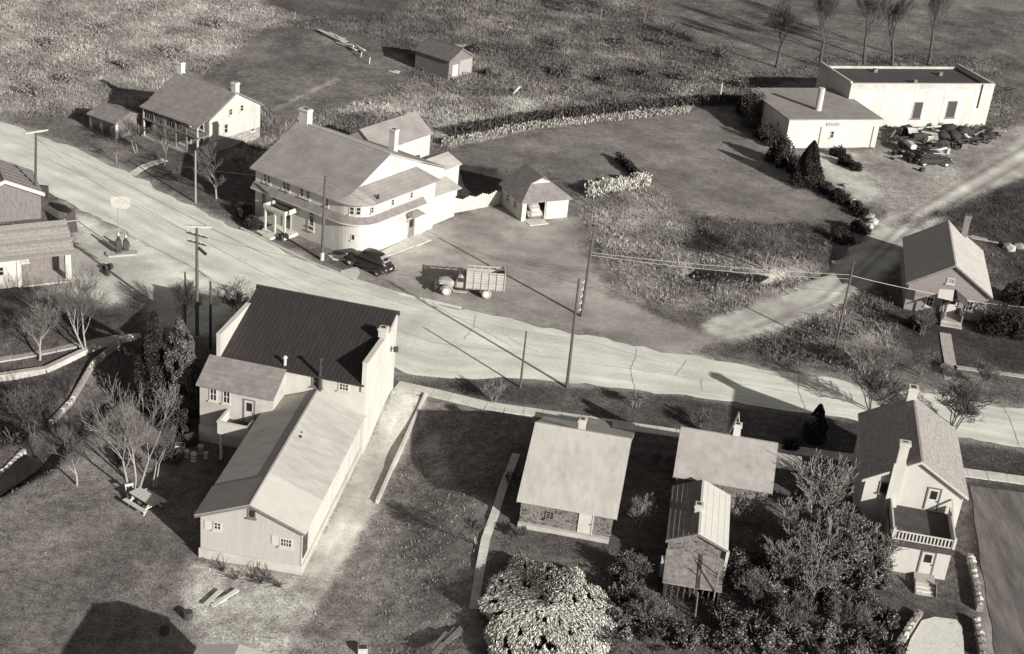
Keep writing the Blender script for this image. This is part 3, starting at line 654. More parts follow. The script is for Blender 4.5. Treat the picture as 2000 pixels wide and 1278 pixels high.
MB().slab([(-11.2, 11.205, zb_(11.2)), (-2.0, 11.205, zb_(11.2)), (-2.0, 16.2, zb_(16.2)), (-11.2, 16.2, zb_(16.2))], .12).build('roof', ROOFGREY, ho)
MB().box(ul-.4, gu, ridge_v-.1, ridge_v+.1, ridge_z-.03, ridge_z+.06).build('ridge_cap', ROOFPALE, ho)
# gable wall above the side roof
g = MB(); P = [(gu-.15, 1.2, 5.3), (gu-.15, 11.1, 5.3), (gu-.15, 11.1, zb_(11.1)-.14), (gu-.15, ridge_v, ridge_z-.14), (gu-.15, 1.2, 5.35+sl_f*1.6-.14)]
g.add(P+[(gu-.5, b, c) for a, b, c in P], [(0, 1, 2, 3, 4), (9, 8, 7, 6, 5), (0, 5, 6, 1), (1, 6, 7, 2), (2, 7, 8, 3), (3, 8, 9, 4), (4, 9, 5, 0)]); g.build('gable_wall', WHITE, ho)
MB().slab([(.45, 2.05, 5.36), (.45, 11.7, 5.36), (gu-.1, 10.6, 6.35), (gu-.1, 1.75, 6.35)], .1).build('side_roof', ROOFGREY, ho)
MB().add([(.4, 2.1, 5.3), (gu, 1.8, 6.26), (gu, 1.8, 5.3)], [(0, 1, 2)]).build('side_roof_cheek', WEATHERED, ho)
# rear upper storey and back wings
g = MB(); P = [(-2.4, vb+.01, -.4), (-2.4, 15.9, -.4), (-2.4, 15.9, zb_(15.9)-.13), (-2.4, vb+.01, zb_(vb)-.13)]
g.add(P+[(-10.9, b, c) for a, b, c in P], [(0, 1, 2, 3), (7, 6, 5, 4), (0, 4, 5, 1), (1, 5, 6, 2), (2, 6, 7, 3), (3, 7, 4, 0)]); g.build('rear_wall', WHITE, ho)
MB().slab([(-.2, vb+.4, 3.3), (-.2, 16.3, 3.1), (-2.4, 16.3, 3.75), (-2.4, vb+.4, 3.75)], .1).build('rear_pent_roof', ROOFPALE, ho)
MB().box(-2.39, -.5, vb+.02, 15.7, -.4, 3.1).build('rear_lower_wall', WHITE, ho)
def wing(u0, u1, v0, v1, ze, zr, roofm, wm):
    um = (u0+u1)/2
    P = [(u0+.2, v0, -.4), (u1-.2, v0, -.4), (u1-.2, v0, ze-.05), (um, v0, zr-.15), (u0+.2, v0, ze-.05)]
    MB().add(P+[(a, v1-.2, c) for a, b, c in P], [(0, 1, 2, 3, 4), (9, 8, 7, 6, 5), (0, 5, 6, 1), (1, 6, 7, 2), (2, 7, 8, 3), (3, 8, 9, 4), (4, 9, 5, 0)]).build('wing_wall', wm, ho)
    MB().slab([(u1, v0-.1, ze), (u1, v1, ze), (um, v1, zr), (um, v0-.1, zr)], .1).build('wing_roof', roofm, ho)
    MB().slab([(um, v0-.1, zr-.004), (um, v1, zr-.004), (u0, v1, ze), (u0, v0-.1, ze)], .1).build('wing_roof', roofm, ho)
wing(-15.2, -9.9, 14.2, 23.4, 4.75, 6.5, ROOFGREY, WHITE)
wing(-7.6, -3.6, 17.0, 20.6, 3.7, 4.5, ROOFPALE, WHITE)
MB().tube((-3.7, 16.9, 0), (-3.7, 16.9, 4.0), .12).build('corner_post', TRIM, ho)
chimney(ho, -6.3, 12.2, 5.6, 8.7, .75, .6, WHITE); chimney(ho, -13.2, 6.5, 8.2, 10.2, 1.15, .75, WHITE)
MB().tube((.05, 2.6, 5.6), (.05, 2.6, 6.0), .12).build('vent', RUST, ho)
# windows, upper then lower storey
for px, py in ((519, 346), (525, 348), (556, 361), (563, 364), (590, 377), (602, 382), (638, 400)):
    p = onwall(ho, px, py, v=0)
    if p.x > -RC-.4: continue
    window(ho, (p.x, 0, 4.68), 0, .58, .95, nx=0, nz=1, t=.06)
for t_ in (.33, .5):
    a = t_*PI/2; window(ho, (-RC+RC*math.sin(a), RC-RC*math.cos(a), 4.62), a, .5, .85, nx=0, nz=1, t=.07)
for px, py in ((727, 408), (767, 391), (804, 373)):
    p = onwall(ho, px, py, u=0); window(ho, (0, p.y, 4.62), PI/2, .42, .62, nx=0, nz=1, t=.05)
for px, py in ((516, 383), (537, 386), (609, 428)):
    p = onwall(ho, px, py, v=0); window(ho, (p.x, 0, 2.35), 0, .7, 1.5, nx=0, nz=1, t=.07)
a = .62; window(ho, (-RC+RC*math.sin(a), RC-RC*math.cos(a), 1.9), a, .35, .6, nx=0, nz=0)
# front porch
por = MB().box(-10.6, -7.8, -1.85, -.01, 2.45, 2.62).build('porch_roof', TRIM, ho)
MB().box(-10.45, -7.95, -1.7, -.03, 2.624, 2.64).build('porch_deck', ROOFDULL, por)
MB().box(-10.65, -7.75, -1.9, -1.8, 2.64, 2.95).box(-10.65, -10.55, -1.8, -.02, 2.64, 2.95).box(-7.85, -7.75, -1.8, -.02, 2.64, 2.95).build('railing', TRIM, por)
for uu in (-10.5, -9.2, -7.9): MB().box(uu-.09, uu+.09, -1.8, -1.62, .3, 2.45).build('post', TRIM, por)
MB().box(-10.7, -7.7, -1.95, -.01, -.2, .3).build('porch_floor', CONC, por)
MB().box(-9.8, -8.7, -2.9, -1.96, -.2, .15).build('step', CONC, por)
dp = -9.2; door(ho, (dp, 0, .3), 0, .9, 2.0, WEATHERED, True, TRIM)
window(ho, (-6.0, 0, 1.9), 0, .8, 1.6, nx=0, nz=1)
# side entrance with a hipped hood
hv = 8.0
MB().add([(0.01, hv-1, 2.75), (1.0, hv-1, 2.6), (1.0, hv+1, 2.6), (.01, hv+1, 2.75), (.01, hv, 3.35)], [(0, 1, 4), (1, 2, 4), (2, 3, 4), (0, 3, 2, 1)]).build('entrance_hood', ROOFMID, ho)
MB().bar((.02, hv-.8, 1.9), (.8, hv-.8, 2.58), .07).bar((.02, hv+.8, 1.9), (.8, hv+.8, 2.58), .07).build('hood_bracket', TRIM, ho)
door(ho, (0, hv, .1), PI/2, .95, 2.0, WEATHERED, True, TRIM)
MB().box(.02, 1.9, hv-1.3, hv+1.0, -.1, .1).build('entrance_slab', CONC, ho)

# ---- white block building up the lane
cr = thing('creamery_building', 'white flat-roofed block building with tall rear part up the lane', 'building', (31.35, 173.77, 0), R_(19.0))
CW, CD, CH = 12.74, 11.9, 3.75
MB().box(0, CW, 0, CD, -.5, CH).build('wall', WHITE, cr)
MB().box(-.25, CW+.2, -.25, CD+.2, CH+.004, CH+.12).build('roof', ROOFWORN if False else mat('roof_flat_tar', .26, .2, .8, dirt=.2), cr)
TU, TV, TW, TD, TH = 12.2, 7.6, 21.6, 8.9, 5.85
MB().box(TU, TU+TW, TV, TV+TD, -.5, TH-.65).build('tall_wall', WHITE, cr)
MB().box(TU+.3, TU+TW-.3, TV+.3, TV+TD-.3, TH-.646, TH-.58).build('tall_roof', ROOFDULL, cr)
for nm, a in (('parapet', (TU-.003, TU+TW+.003, TV-.003, TV+.3, TH-.646, TH)), ('parapet', (TU-.003, TU+.3, TV+.304, TV+TD, TH-.646, TH+.25)), ('parapet', (TU+TW-.3, TU+TW+.003, TV+.304, TV+TD, TH-.646, TH+.1)), ('parapet', (TU+.304, TU+TW-.304, TV+TD-.25, TV+TD, TH-.646, TH-.3))):
    MB().box(*a).build(nm, WHITEWASH, cr)
MB().box(TU-.06, TU+TW+.06, TV-.06, TV+.36, TH+.004, TH+.08).build('coping', TRIM, cr)
for i in range(4):
    uu = TU+5.2+i*4.6; MB().box(uu-.2, uu+.2, TV-.03, TV-.006, -.2, TH-.3).build('pilaster', WHITE, cr)
for px, py in ((1791, 216), (1858, 214)): wwin(cr, px, py, 1.45, 2.35, v=TV, nx=0, nz=0, pane=DARKPANE, t=.05, frame=WEATHERED)
p = onwall(cr, 1912, 195, v=TV); MB().tube((p.x, TV-.12, 2.6), (p.x, TV-.12, 5.9), .07).build('downpipe', RUST, cr)
p = onwall(cr, 1960, 200, v=TV); MB().box(p.x-.05, p.x+.05, TV-.1, TV-.005, 1.2, 4.6).build('downpipe', RUST, cr)
p = onwall(cr, 1627, 243, v=0); MB().box(p.x-.9, p.x+.9, -.1, -.01, p.z-.22, p.z+.22).build('signboard', mat('faded_sign', .33, .24, 5), cr)
wwin(cr, 1625, 263, .5, .95, v=0, nx=0, nz=1)
for px in (1600, 1702): p = onwall(cr, px, 270, v=0); MB().box(p.x-.05, p.x+.05, -.08, -.01, 0, 2.8).build('downpipe', WEATHERED, cr)
wwin(cr, 1520, 243, .6, .8, u=0, ang=-PI/2, nx=0, nz=1)
p = onwall(cr, 1597, 219, v=3.2); MB().tube((p.x, 3.2, CH), (p.x, 3.2, CH+3.0), .42, .4, 12).build('chimney', WHITE, cr)
for i, (a, b) in enumerate(((3.5, 2), (2.4, 6.8), (5.5, 5.5))): MB().box(TU+a*3, TU+a*3+.5, TV+b, TV+b+.5, TH-.58, TH-.1).build('roof_vent', WEATHERED, cr)

# ---- brick schoolhouse-like house at right
bk = gable_house('brick_house', 'small brick gable house with porch beside the dirt lane', 'house', 41.2, 128.2, 80.8, 8.14, 11.9, 2.85, 5.5, .3, BRICK, mat('roof_school_slate', .42, .35, 1.2, bump=.3, dirt=.1))
chimney(bk, 11.3, -1.7, 3.6, 6.6, .6, .6, WEATHERED)
for px, py in ((1836-20, 589), (1893, 597)): wwin(bk, px, py, .75, 1.05, u=.3, ang=-PI/2, nx=1, nz=1)
p = onwall(bk, 1857, 549, u=.3); window(bk, p, -PI/2, .7, .6, pane=CURTAIN, nx=0, nz=0)
pp = onwall(bk, 1856, 612, u=.3)
pv = pp.y
pr = MB().box(-1.75, .28, pv-.95, pv+.95, -.3, .45).build('porch', CONCDULL, bk)
MB().box(-2.2, -1.76, pv-1.0, pv+1.0, -.3, .2).build('step', CONCDULL, pr)
for s in (-1, 1): MB().box(-1.62, -1.5, pv+s*.85-.06, pv+s*.85+.06, .45, 2.2).build('post', DARKWOOD, pr)
for s in (-1, 1): MB().slab([(-1.95, pv+s*1.2, 2.15), (.25, pv+s*1.2, 2.15), (.25, pv, 2.95), (-1.95, pv, 2.95)], .08).build('porch_roof', ROOFDULL, pr)
door(bk, (.3, pv, .45), -PI/2, .9, 1.75, WHITE, True, DARKWOOD)
MB().box(-1.6, .2, pv-.95, pv-.9, .45, 1.1).box(-1.6, .2, pv+.9, pv+.95, .45, 1.1).build('railing', TRIM, pr)
sg = onwall(bk, 1848, 576, u=-2.05); MB().add([(-2.02, sg.y-.72, sg.z-.55), (-2.02, sg.y+.7, sg.z-.45), (-2.02, sg.y+.72, sg.z+.45), (-2.02, sg.y-.62, sg.z+.6), (-1.97, sg.y-.72, sg.z-.55), (-1.97, sg.y+.7, sg.z-.45), (-1.97, sg.y+.72, sg.z+.45), (-1.97, sg.y-.62, sg.z+.6)], [(0, 1, 2, 3), (7, 6, 5, 4), (0, 4, 5, 1), (1, 5, 6, 2), (2, 6, 7, 3), (3, 7, 4, 0)]).build('signboard', TRIM, pr)
tag(pr, 'open porch with a plain white sign on its gable')

# ---- white house lower right with chimney, balcony porch
wh = gable_house('white_house', 'white stucco gable house with balcony porch and front chimney', 'house', 29.6, 88.7, 82.2, 7.46, 9.85, 4.4, 6.66, .3, WHITE, ROOFMOTTLED)
MB().box(-.15, .28, 1.0, 1.85, -.5, 6.2).add([], []).box(-.15, .28, 1.1, 1.75, 6.2, 7.7).box(-.22, .35, 1.02, 1.83, 7.7, 7.95).build('chimney', WHITE, wh)
MB().box(-.02, .15, 1.25, 1.6, 7.952, 7.96).build('flue', RUST, wh)
chimney(wh, 9.5, .2, 6.0, 7.6, .8, .7, WHITE)
wwin(wh, 1727, 952, .75, .95, u=.3, ang=-PI/2, nx=0, nz=0, frame=WEATHERED)
dpt = onwall(wh, 1819, 985, u=.3); door(wh, (.3, dpt.y, 2.72), -PI/2, .8, 1.75, WHITE, True, WEATHERED)
PB, PV0, PV1 = -4.2, -2.65, 1.45
MB().box(PB, .28, PV0, PV1, -.5, 2.42).build('porch_wall', WHITE, wh)
dk = MB().box(PB-.12, .27, PV0-.12, PV1+.12, 2.424, 2.62).box(PB-.16, PB-.121, PV0-.12, PV1+.12, 2.2, 2.66).build('balcony', DARKWOOD, wh)
MB().box(PB+.05, .26, PV0+.05, PV1-.05, 2.624, 2.65).build('deck', ROOFDULL, dk)
rl = MB().box(PB-.08, PB, PV0-.05, PV1+.05, 3.3, 3.38).box(PB-.08, PB, PV0-.05, PV1+.05, 2.68, 2.74).build('railing', TRIM, dk)
bme = MB().box(-.035, .035, -.05, .05, 0, .56).mesh('baluster', TRIM)
for i in range(17): inst('baluster', bme, rl, (PB-.04, PV0+.12+i*(PV1-PV0-.24)/16, 2.742))
for vv in (PV0-.02, PV1+.02): MB().box(PB-.1, .1, vv-.06, vv+.06, 3.3, 3.38).box(PB-.1, .1, vv-.04, vv+.04, 2.63, 3.28).build('railing', TRIM, dk)
for vv in (PV0, PV1): MB().box(PB-.12, PB+.06, vv-.09, vv+.09, 2.63, 3.55).build('post', TRIM, dk)
MB().bar((.2, PV0-.1, 3.9), (PB+1.4, PV0-.1, 2.7), .12, .12).build('brace', TRIM, dk)
dpt = onwall(wh, 1812, 1093, u=PB); door(wh, (PB, dpt.y, .32), -PI/2, .85, 1.72, WHITE, True, WEATHERED)
MB().box(PB-1.2, PB-.01, dpt.y-.7, dpt.y+.7, -.3, .28).build('stoop', CONCDULL, wh)
for i in range(3): MB().box(PB-1.55-.35*i, PB-1.205-.35*i, dpt.y-.62, dpt.y+.62, -.3, .2-.1*i).build('step', CONC, wh)
for sgn in (-1, 1): MB().slab([(-.0, 0, 0)]*0+[(PB-2.3, dpt.y+sgn*.75, .1), (PB-1.2, dpt.y+sgn*.75, .6), (PB-1.2, dpt.y+sgn*.68, .6), (PB-2.3, dpt.y+sgn*.68, .1)], .5).build('step_wall', WEATHERED, wh)

# ---- low stone cottage
ct = gable_house('stone_cottage', 'low stone cottage with broad pale roof in the middle foreground', 'cottage', 2.38, 91.2, -7.6, 12.1, 7.03, 2.23, 5.06, .3, LOG, ROOFPALE)
chimney(ct, 3.35, .55, 4.3, 5.75, .5, .55, WHITE)
MB().box(.25, 6.7, -6.06, -5.75, -.5, .35).build('footing', WHITEWASH, ct)
dpc = onwall(ct, 1145, 1015, v=-5.75); door(ct, (dpc.x, -5.75, .36), 0, .85, 1.75, WHITE, False, TRIM)
window(ct, (2.4, -5.75, 1.3), 0, .6, .7, frame=WEATHERED)
MB().box(2.6, 5.2, 5.5, 7.4, 1.9, 2.02).build('porch_roof', ROOFMID, ct)
for uu in (2.7, 5.1): MB().box(uu-.06, uu+.06, 7.25, 7.37, -.3, 1.9).build('porch_post', WEATHERED, ct)

# ---- second cottage with rear wing
h2 = gable_house('shingled_house', 'small house with wide grey shingle roof and white chimney', 'house', 13.04, 92.8, -7.4, 6.97, 7.11, 3.0, 5.03, .25, LOG, ROOFWORN if False else mat('roof_house_grey', .34, .26, 1.4, bump=.4, bscale=10, dirt=.15))
chimney(h2, 4.05, .25, 4.6, 6.0, .5, .5, WHITE)
for s in (-1, 1): MB().slab([(4.0+s*.45, .5, 4.55), (4.0+s*.45, 1.9, 4.2), (4.0, 1.6, 6.3), (4.0, .9, 6.3)], .06).build('spire_roof', METALROOF, h2)
MB().box(7.12, 9.2, .2, 2.2, 2.9, 3.05).build('side_porch_roof', ROOFPALE, h2)
for uu, vv in ((9.1, .3), (9.1, 2.1)): MB().box(uu-.06, uu+.06, vv-.06, vv+.06, -.2, 2.9).build('porch_post', WEATHERED, h2)
wg = gable_house('rear_wing', 'narrow stone outbuilding with bright metal roof slope and chimney', 'outbuilding', 13.86, 81.61, 83.6, 4.21, 6.94, 2.5, 3.45, .22, LOG, METALROOF, rt=.09, roof_b=ROOFMID)
chimney(wg, 2.9, .18, 3.0, 3.95, .55, .5, WHITEWASH)
for i in range(6): MB().bar((.1+0*i, .35+i*.33, 3.45-(.35+i*.33)*.451+.006), (6.8, .35+i*.33, 3.45-(.35+i*.33)*.451+.006), .04, .02).build('batten', ROOFMID, wg)
for i in range(4): MB().bar((.1, -.4-i*.45, 3.45-(.4+i*.45)*.451+.004), (6.8, -.4-i*.45, 3.45-(.4+i*.45)*.451+.004), .025, .015).build('seam', METALROOF, wg)
MB().box(-.05, .15, -2.2, -2.0, 0, 2.4).build('corner_board', TRIM, wg)
tag(wg, 'stone rear wing with one bright metal roof slope behind grey-roofed house')
# lean-to shed in front of the wing
ls = thing('lean_to_shed', 'small worn lean-to shed with patched sloping roof', 'shed', (13.86, 81.61, 0), R_(83.6))
MB().slab([(.18, 1.95, 1.7), (-3.1, 1.95, 1.3), (-3.1, -1.95, 1.3), (.18, -1.95, 1.7)], .08).build('roof', ROOFWORN, ls)
MB().slab([(.18, -.25, 1.73), (-3.15, -.25, 1.33), (-3.15, -.5, 1.33), (.18, -.5, 1.73)], .04).build('roof_batten', DARKWOOD, ls)
MB().box(-2.9, .1, 1.75, 1.85, -.2, 1.25).box(-2.9, .1, -1.85, -1.75, -.2, 1.25).box(-.1, .1, -1.74, 1.74, -.2, 1.5).build('wall', DARKWOOD, ls)
for i in range(9): MB().box(-2.95, -2.88, -1.6+i*.4, -1.5+i*.4, -.1, 1.2).build('slat', DARKWOOD, ls)
MB().box(-1.2, -.4, 1.9, 2.2, .3, 1.5).build('side_panel', TRIM, ls)
# pole frame
fa, fb = G(1395, 1160), G(1375, 1275)
pf = thing('pole_frame', 'bare wooden pole frame leaning by the lean-to shed', 'frame', (fa[0], fa[1], 0))
for nm, a, b in (('pole', (0, 0, 0), (.1, 0, 2.6)), ('pole', (-.6, -3.2, 0), (.0, -.1, 2.5)), ('crossbar', (-1.4, -.2, 1.2), (.2, 0, 1.3)), ('pole', (-1.4, -.2, 0), (-1.3, -.2, 1.9)), ('pole', (-1.5, -3.0, 0), (-1.6, -2.9, 2.1))):
    MB().tube(a, b, .06, .045, 6).build(nm, WEATHERED, pf)

# ---- stone farmhouse upper left
sh = gable_house('stone_farmhouse', 'old stone farmhouse with two-storey porch and half-lit gable', 'house', -40.8, 159.2, -32.3, 8.5, 9.35, 4.1, 6.4, .25, STONE, ROOFMID)
MB().box(9.08, 9.14, -3.95, 3.95, 1.4, 4.0).build('plaster', WHITE, sh)  # white stops at the gable's shaded lower half, painting that shade in
MB().add([(9.1, -3.9, 4.004), (9.1, 3.9, 4.004), (9.1, 0, 6.2), (9.16, -3.9, 4.004), (9.16, 3.9, 4.004), (9.16, 0, 6.2)], [(0, 1, 2), (5, 4, 3), (0, 3, 4, 1), (1, 4, 5, 2), (2, 5, 3, 0)]).build('gable_plaster', WHITE, sh)
chimney(sh, .5, .1, 6.0, 7.6, .75, .6, CONC); chimney(sh, 9.0, .1, 6.0, 7.4, .65, .6, CONC)
for px, py in ((450, 219), (472, 211)): wwin(sh, px, py, .55, .75, u=9.16, ang=PI/2, nx=0, nz=1)
wwin(sh, 493, 243, .8, 1.7, u=9.1, ang=PI/2, nx=0, nz=0, frame=TRIM); wwin(sh, 441, 251, .6, 1.1, u=9.14, ang=PI/2, nx=0, nz=1)
# porch along the front
MB().box(.3, 9.1, -5.6, -3.97, 2.1, 2.25).build('porch_deck', WEATHERED, sh)
MB().slab([(.1, -5.8, 3.55), (9.2, -5.8, 3.55), (9.2, -4.1, 4.1), (.1, -4.1, 4.1)], .08).build('porch_roof', ROOFMID, sh)
for i in range(6):
    uu = .45+i*1.68; MB().box(uu-.08, uu+.08, -5.55, -5.39, -.3, 3.45).build('porch_post', TRIM if i in (0, 5) else WEATHERED, sh)
MB().box(.4, 9.0, -5.52, -5.45, 2.9, 2.97).build('porch_rail', WEATHERED, sh)
for i in range(22): MB().box(.55+i*.39, .6+i*.39, -5.5, -5.46, 2.26, 2.9).build('baluster', WEATHERED, sh)
MB().box(.2, 9.2, -5.7, -3.97, -.3, .2).build('porch_floor', CONCDULL, sh)
for uu in (1.6, 3.8, 6.0, 8.0):
    window(sh, (uu, -4.0, 1.2), 0, .75, 1.3, nx=0, nz=1); window(sh, (uu, -4.0, 3.1), 0, .7, 1.15, nx=0, nz=1)
p0 = G(240, 268)
fs = gable_house('farm_shed', 'small weathered shed beside the stone farmhouse', 'shed', p0[0]-3.2, p0[1]+3.2, -32, 4.6, 4.6, 1.9, 2.7, .2, WEATHERED, ROOFMID)
MB().box(4.38, 4.46, -2.05, -1.7, -.2, 1.9).build('corner_board', TRIM, fs)
for uu in (.9, 2.6): MB().box(uu, uu+1.1, -2.16, -2.1, .2, 1.5).build('open_bay', DARKWOOD, fs)

# ---- dark shed in the weeds
ds = gable_house('field_shed', 'dark old board shed standing in the weedy field', 'shed', -10.28, 189.12, 143.4, 5.2, 6.4, 2.6, 4.0, .2, WEATHERED, mat('roof_old_dark', .13, .08, 2, bump=.5))
dpp = onwall(ds, 872, 142, u=.2)
MB().box(.1, .19, .6, 1.75, 0, 1.9).build('door', WHITE, ds)
MB().box(.11, .18, -2.2, .4, .2, 2.3).build('pale_boards', mat('pale_boards', .32, .24, 3, stretch=(1, 1, 5)), ds)

# ---- garage with gablet roof
ga = thing('garage', 'small white garage with open bay and gablet hipped roof', 'garage', (2.17, 142.37, 0), R_(118.5))
GW, GL, GH = 2.72, 5.0, 2.15
MB().box(.15, GL-.15, GW-.12, GW, -.3, GH).box(GL-.15, GL, -GW, GW, -.3, GH).box(.15, GL-.15, -GW, -GW+.12, -.3, GH).box(0, .15, GW-.5, GW, -.3, GH).box(0, .15, -.05, .05, -.3, GH).box(0, .15, -GW, -GW+.12, -.3, GH).box(0, .15, -GW+.12, -.05, GH-.12, GH).box(0, .15, .05, GW-.5, GH-.2, GH).build('wall', WHITE, ga)
MB().box(.15, GL-.15, -GW+.12, GW-.12, -.04, .03).build('floor', CONCDULL, ga)
MB().box(-.07, -.004, -GW+.1, -.08, 0, GH-.14).build('sliding_door', WHITE, ga)
MB().box(-1.3, -.02, .1, GW-.4, -.05, .06).build('apron', CONC, ga)
e0, e1, ez, gzr = -.3, GL+.3, GH+.02, 4.35
vw = GW+.3; gk = .62; g1 = 1.55; zg = ez+(gzr-ez)*gk; vg = vw*(1-gk)
MB().slab([(e0, -vw, ez), (e1, -vw, ez), (e1, 0, gzr), (g1-.5, 0, gzr), (g1, -vg, zg)], .09).build('roof', ROOFMID, ga)
MB().slab([(g1-.5, 0, gzr), (e1, 0, gzr-.003), (e1, vw, ez), (e0, vw, ez), (g1, vg, zg)], .09).build('roof', ROOFMID, ga)
MB().slab([(e0, vw, ez), (e0, -vw, ez), (g1, -vg, zg), (g1, vg, zg)], .09).build('hip_roof', ROOFMID, ga)
MB().add([(g1-.1, vg*.95, zg-.02), (g1-.1, -vg*.95, zg-.02), (g1-.12, 0, gzr-.12), (g1+.1, vg*.9, zg-.02), (g1+.1, -vg*.9, zg-.02), (g1+.1, 0, gzr-.15)], [(0, 1, 2), (5, 4, 3), (0, 3, 4, 1), (1, 4, 5, 2), (2, 5, 3, 0)]).build('gablet', WHITE, ga)
for uu in (1.6, 3.4): window(ga, (uu, GW, 1.3), PI, .55, .8, nx=0, nz=1)

# ---- filling station house at left edge
lh = thing('roadside_house', 'low white house with coursed shingle roof at the left edge', 'house', (-39.4, 116.2, 0), R_(30))
RU = -13.0; rv, rzr, rze = 3.0, 4.7, 3.0
MB().box(RU, -4.2, .15, 6, -.5, 3.05).build('wall', WHITE, lh)
MB().box(-4.19, -.1, 2.6, 6, -.5, 3.0).build('back_wall', WEATHERED, lh)
MB().box(-.45, .05, .1, .55, -.5, 3.0).build('porch_pillar', WHITE, lh)
MB().box(-4.19, .1, -.1, 2.55, -.4, .15).build('porch_floor', CONCDULL, lh)
def lz(v): return rze+(rzr-rze)*v/rv
rr = MB().slab([(RU, -.3, lz(-.3)), (.35, -.3, lz(-.3)), (.35, rv, rzr), (RU, rv, rzr)], .1).build('roof', ROOFMID, lh)
MB().slab([(RU, rv, rzr), (.35, rv, rzr-.003), (.35, 6.3, rze-.1), (RU, 6.3, rze-.1)], .1).build('roof', ROOFMID, lh)
nrow = 8
for i in range(nrow):
    v0 = -.3+i*(rv+.28)/nrow; v1 = v0+(rv+.28)/nrow
    MB().slab([(RU, v0, lz(v0)+.06), (.37, v0, lz(v0)+.06), (.37, v1, lz(v1)+.012), (RU, v1, lz(v1)+.012)], .05).build('shingle_course', mat('roof_course_%d' % (i % 3), .24+.05*(i % 3), .15+.03*(i % 2), 3.5, bump=.5, stretch=(2.5, 1, 1)), rr)
MB().add([(.3, .0, 3.0), (.3, 6.0, 3.0), (.3, 3.0, 4.6)], [(0, 1, 2)]).build('gable_end', DARKWOOD, lh)
wwin(lh, 1, 530, .6, .9, v=.15, nx=0, nz=1); wwin(lh, 48, 510, .7, .3, v=.15, nx=0, nz=0, pane=CURTAIN)
MB().box(-4.6, -4.3, .02, .14, -.4, 3.0).build('corner_board', TRIM, lh)
sp = G(30, 432)
lw = gable_house('roadside_shop', 'grey board-roofed shop with white fascia at left edge of road', 'shop', sp[0]-.6, sp[1]-.5, 118, 7.0, 6.5, 2.6, 4.2, .25, WEATHERED, mat('roof_boards', .20, .14, 1.2, stretch=(.4, 3, 1), bump=.4))
MB().slab([(-.12, -3.6, 2.75), (.1, -3.6, 2.75), (.1, 0, 4.35), (-.12, 0, 4.35)], .35).build('fascia', TRIM, lw)
MB().slab([(-.12, 3.6, 2.75), (.1, 3.6, 2.75), (.1, 0, 4.35), (-.12, 0, 4.35)], .35).build('fascia', TRIM, lw)
for i in range(7): MB().bar((.2+i*.95, -3.45, 2.68), (.2+i*.95, -.1, 4.24), .06, .06).build('batten', WEATHERED, lw)

# ---- building whose roof just shows at the bottom edge; it throws the big shadow on the lawn
S0 = G0(180, 1112, -2.0); S1 = G0(128, 1188, -2.0); rise = 5.2
bx_, by_ = G0(388, 1258, rise-2.0)
bb = thing('foreground_barn', 'pale roofed barn cut off by the bottom edge at left', 'barn', (bx_, by_, -2.0), math.atan2(S1[1]-S0[1], S1[0]-S0[0]))
MB().box(0.15, 5, .15, 5, -.3, rise-.1).build('wall', DARKWOOD, bb)
MB().slab([(0, 0, rise), (5, 0, rise), (5, 2.4, rise+.5), (0, 2.4, rise+.5)], .1).build('roof', ROOFPALE, bb)
MB().slab([(0, 2.4, rise+.496), (5, 2.4, rise+.496), (5, 5, rise), (0, 5, rise)], .1).build('roof', ROOFPALE, bb)
# ------------------------------------------------------------------ poles and wires
def pole(px, py, h, label, r=.15, m=None, lean=(0, 0), arms=(), arm_ang=0.0, lamp=None, white_arm=False):
    x, y, z = G(px, py); t = thing('utility_pole', label, 'pole', (x, y, z), 0, 'utility poles along the road')
    m = m or POLEWOOD; tx, ty = lean
    MB().tube((0, 0, -.5), (tx, ty, h), r, r*.62, 10).build('post', m, t)
    for i, (zz, ln) in enumerate(arms):
        f = zz/h; c = Vector((tx*f, ty*f, zz)); d = Vector((math.cos(arm_ang), math.sin(arm_ang), 0))
        ar = MB().bar(c-d*ln/2, c+d*ln/2, .1, .12).build('crossarm', m, t)
        for s in (-.45, -.2, .2, .45):
            q = c+d*ln*s; MB().tube(q+Vector((0, 0, .06)), q+Vector((0, 0, .22)), .045, .03, 6).build('insulator', TRIM, ar)
    if white_arm:
        d = Vector((math.cos(arm_ang+.5), math.sin(arm_ang+.5), 0)); c = Vector((tx, ty, h+.04))
        k = MB().loft([(-1.15, .12, -.05, .06, .9), (-.5, .24, -.07, .1, .8), (.0, .2, -.05, .1, .8), (.5, .26, -.07, .1, .8), (1.2, .12, -.05, .06, .9)], 10).build('lamp_reflector', TRIM, t)
        k.rotation_euler = (0, 0, arm_ang+.5); k.location = c
    return t, Vector((x+tx, y+ty, z+h))
pA, tA = pole(1135, 618, 8.4, 'dark bare pole rising from the dirt lot by the truck', .17, lean=(.15, 0))
pB, tB = pole(1107, 757, 9.9, 'tall pole by the sidewalk with a column of white insulators', .15, PALEPOLE if False else POLEWOOD, lean=(-.1, 0))
for i in range(5): MB().tube((.16, -.02, 9.9-.25-i*.62), (.34, -.02, 9.9-.2-i*.62), .07, .05, 6).tube((.3, -.02, 9.9-.25-i*.62), (.3, -.02, 9.9-.02-i*.62), .06, .05, 6).build('insulator', TRIM, pB)
pS, tS = pole(1016, 757, 5.2, 'short pole stub beside the tall sidewalk pole', .11)
pH, tH = pole(629, 508, 8.5, 'pole with pale foot standing before the hotel', .17)
MB().tube((0, 0, -.1), (0, 0, .8), .2, .19, 10).build('painted_foot', WHITE, pH)
pR, tR = pole(1630, 685, 8.9, 'slim dark pole leaning in the weeds near the brick house', .12, lean=(.0, 0))
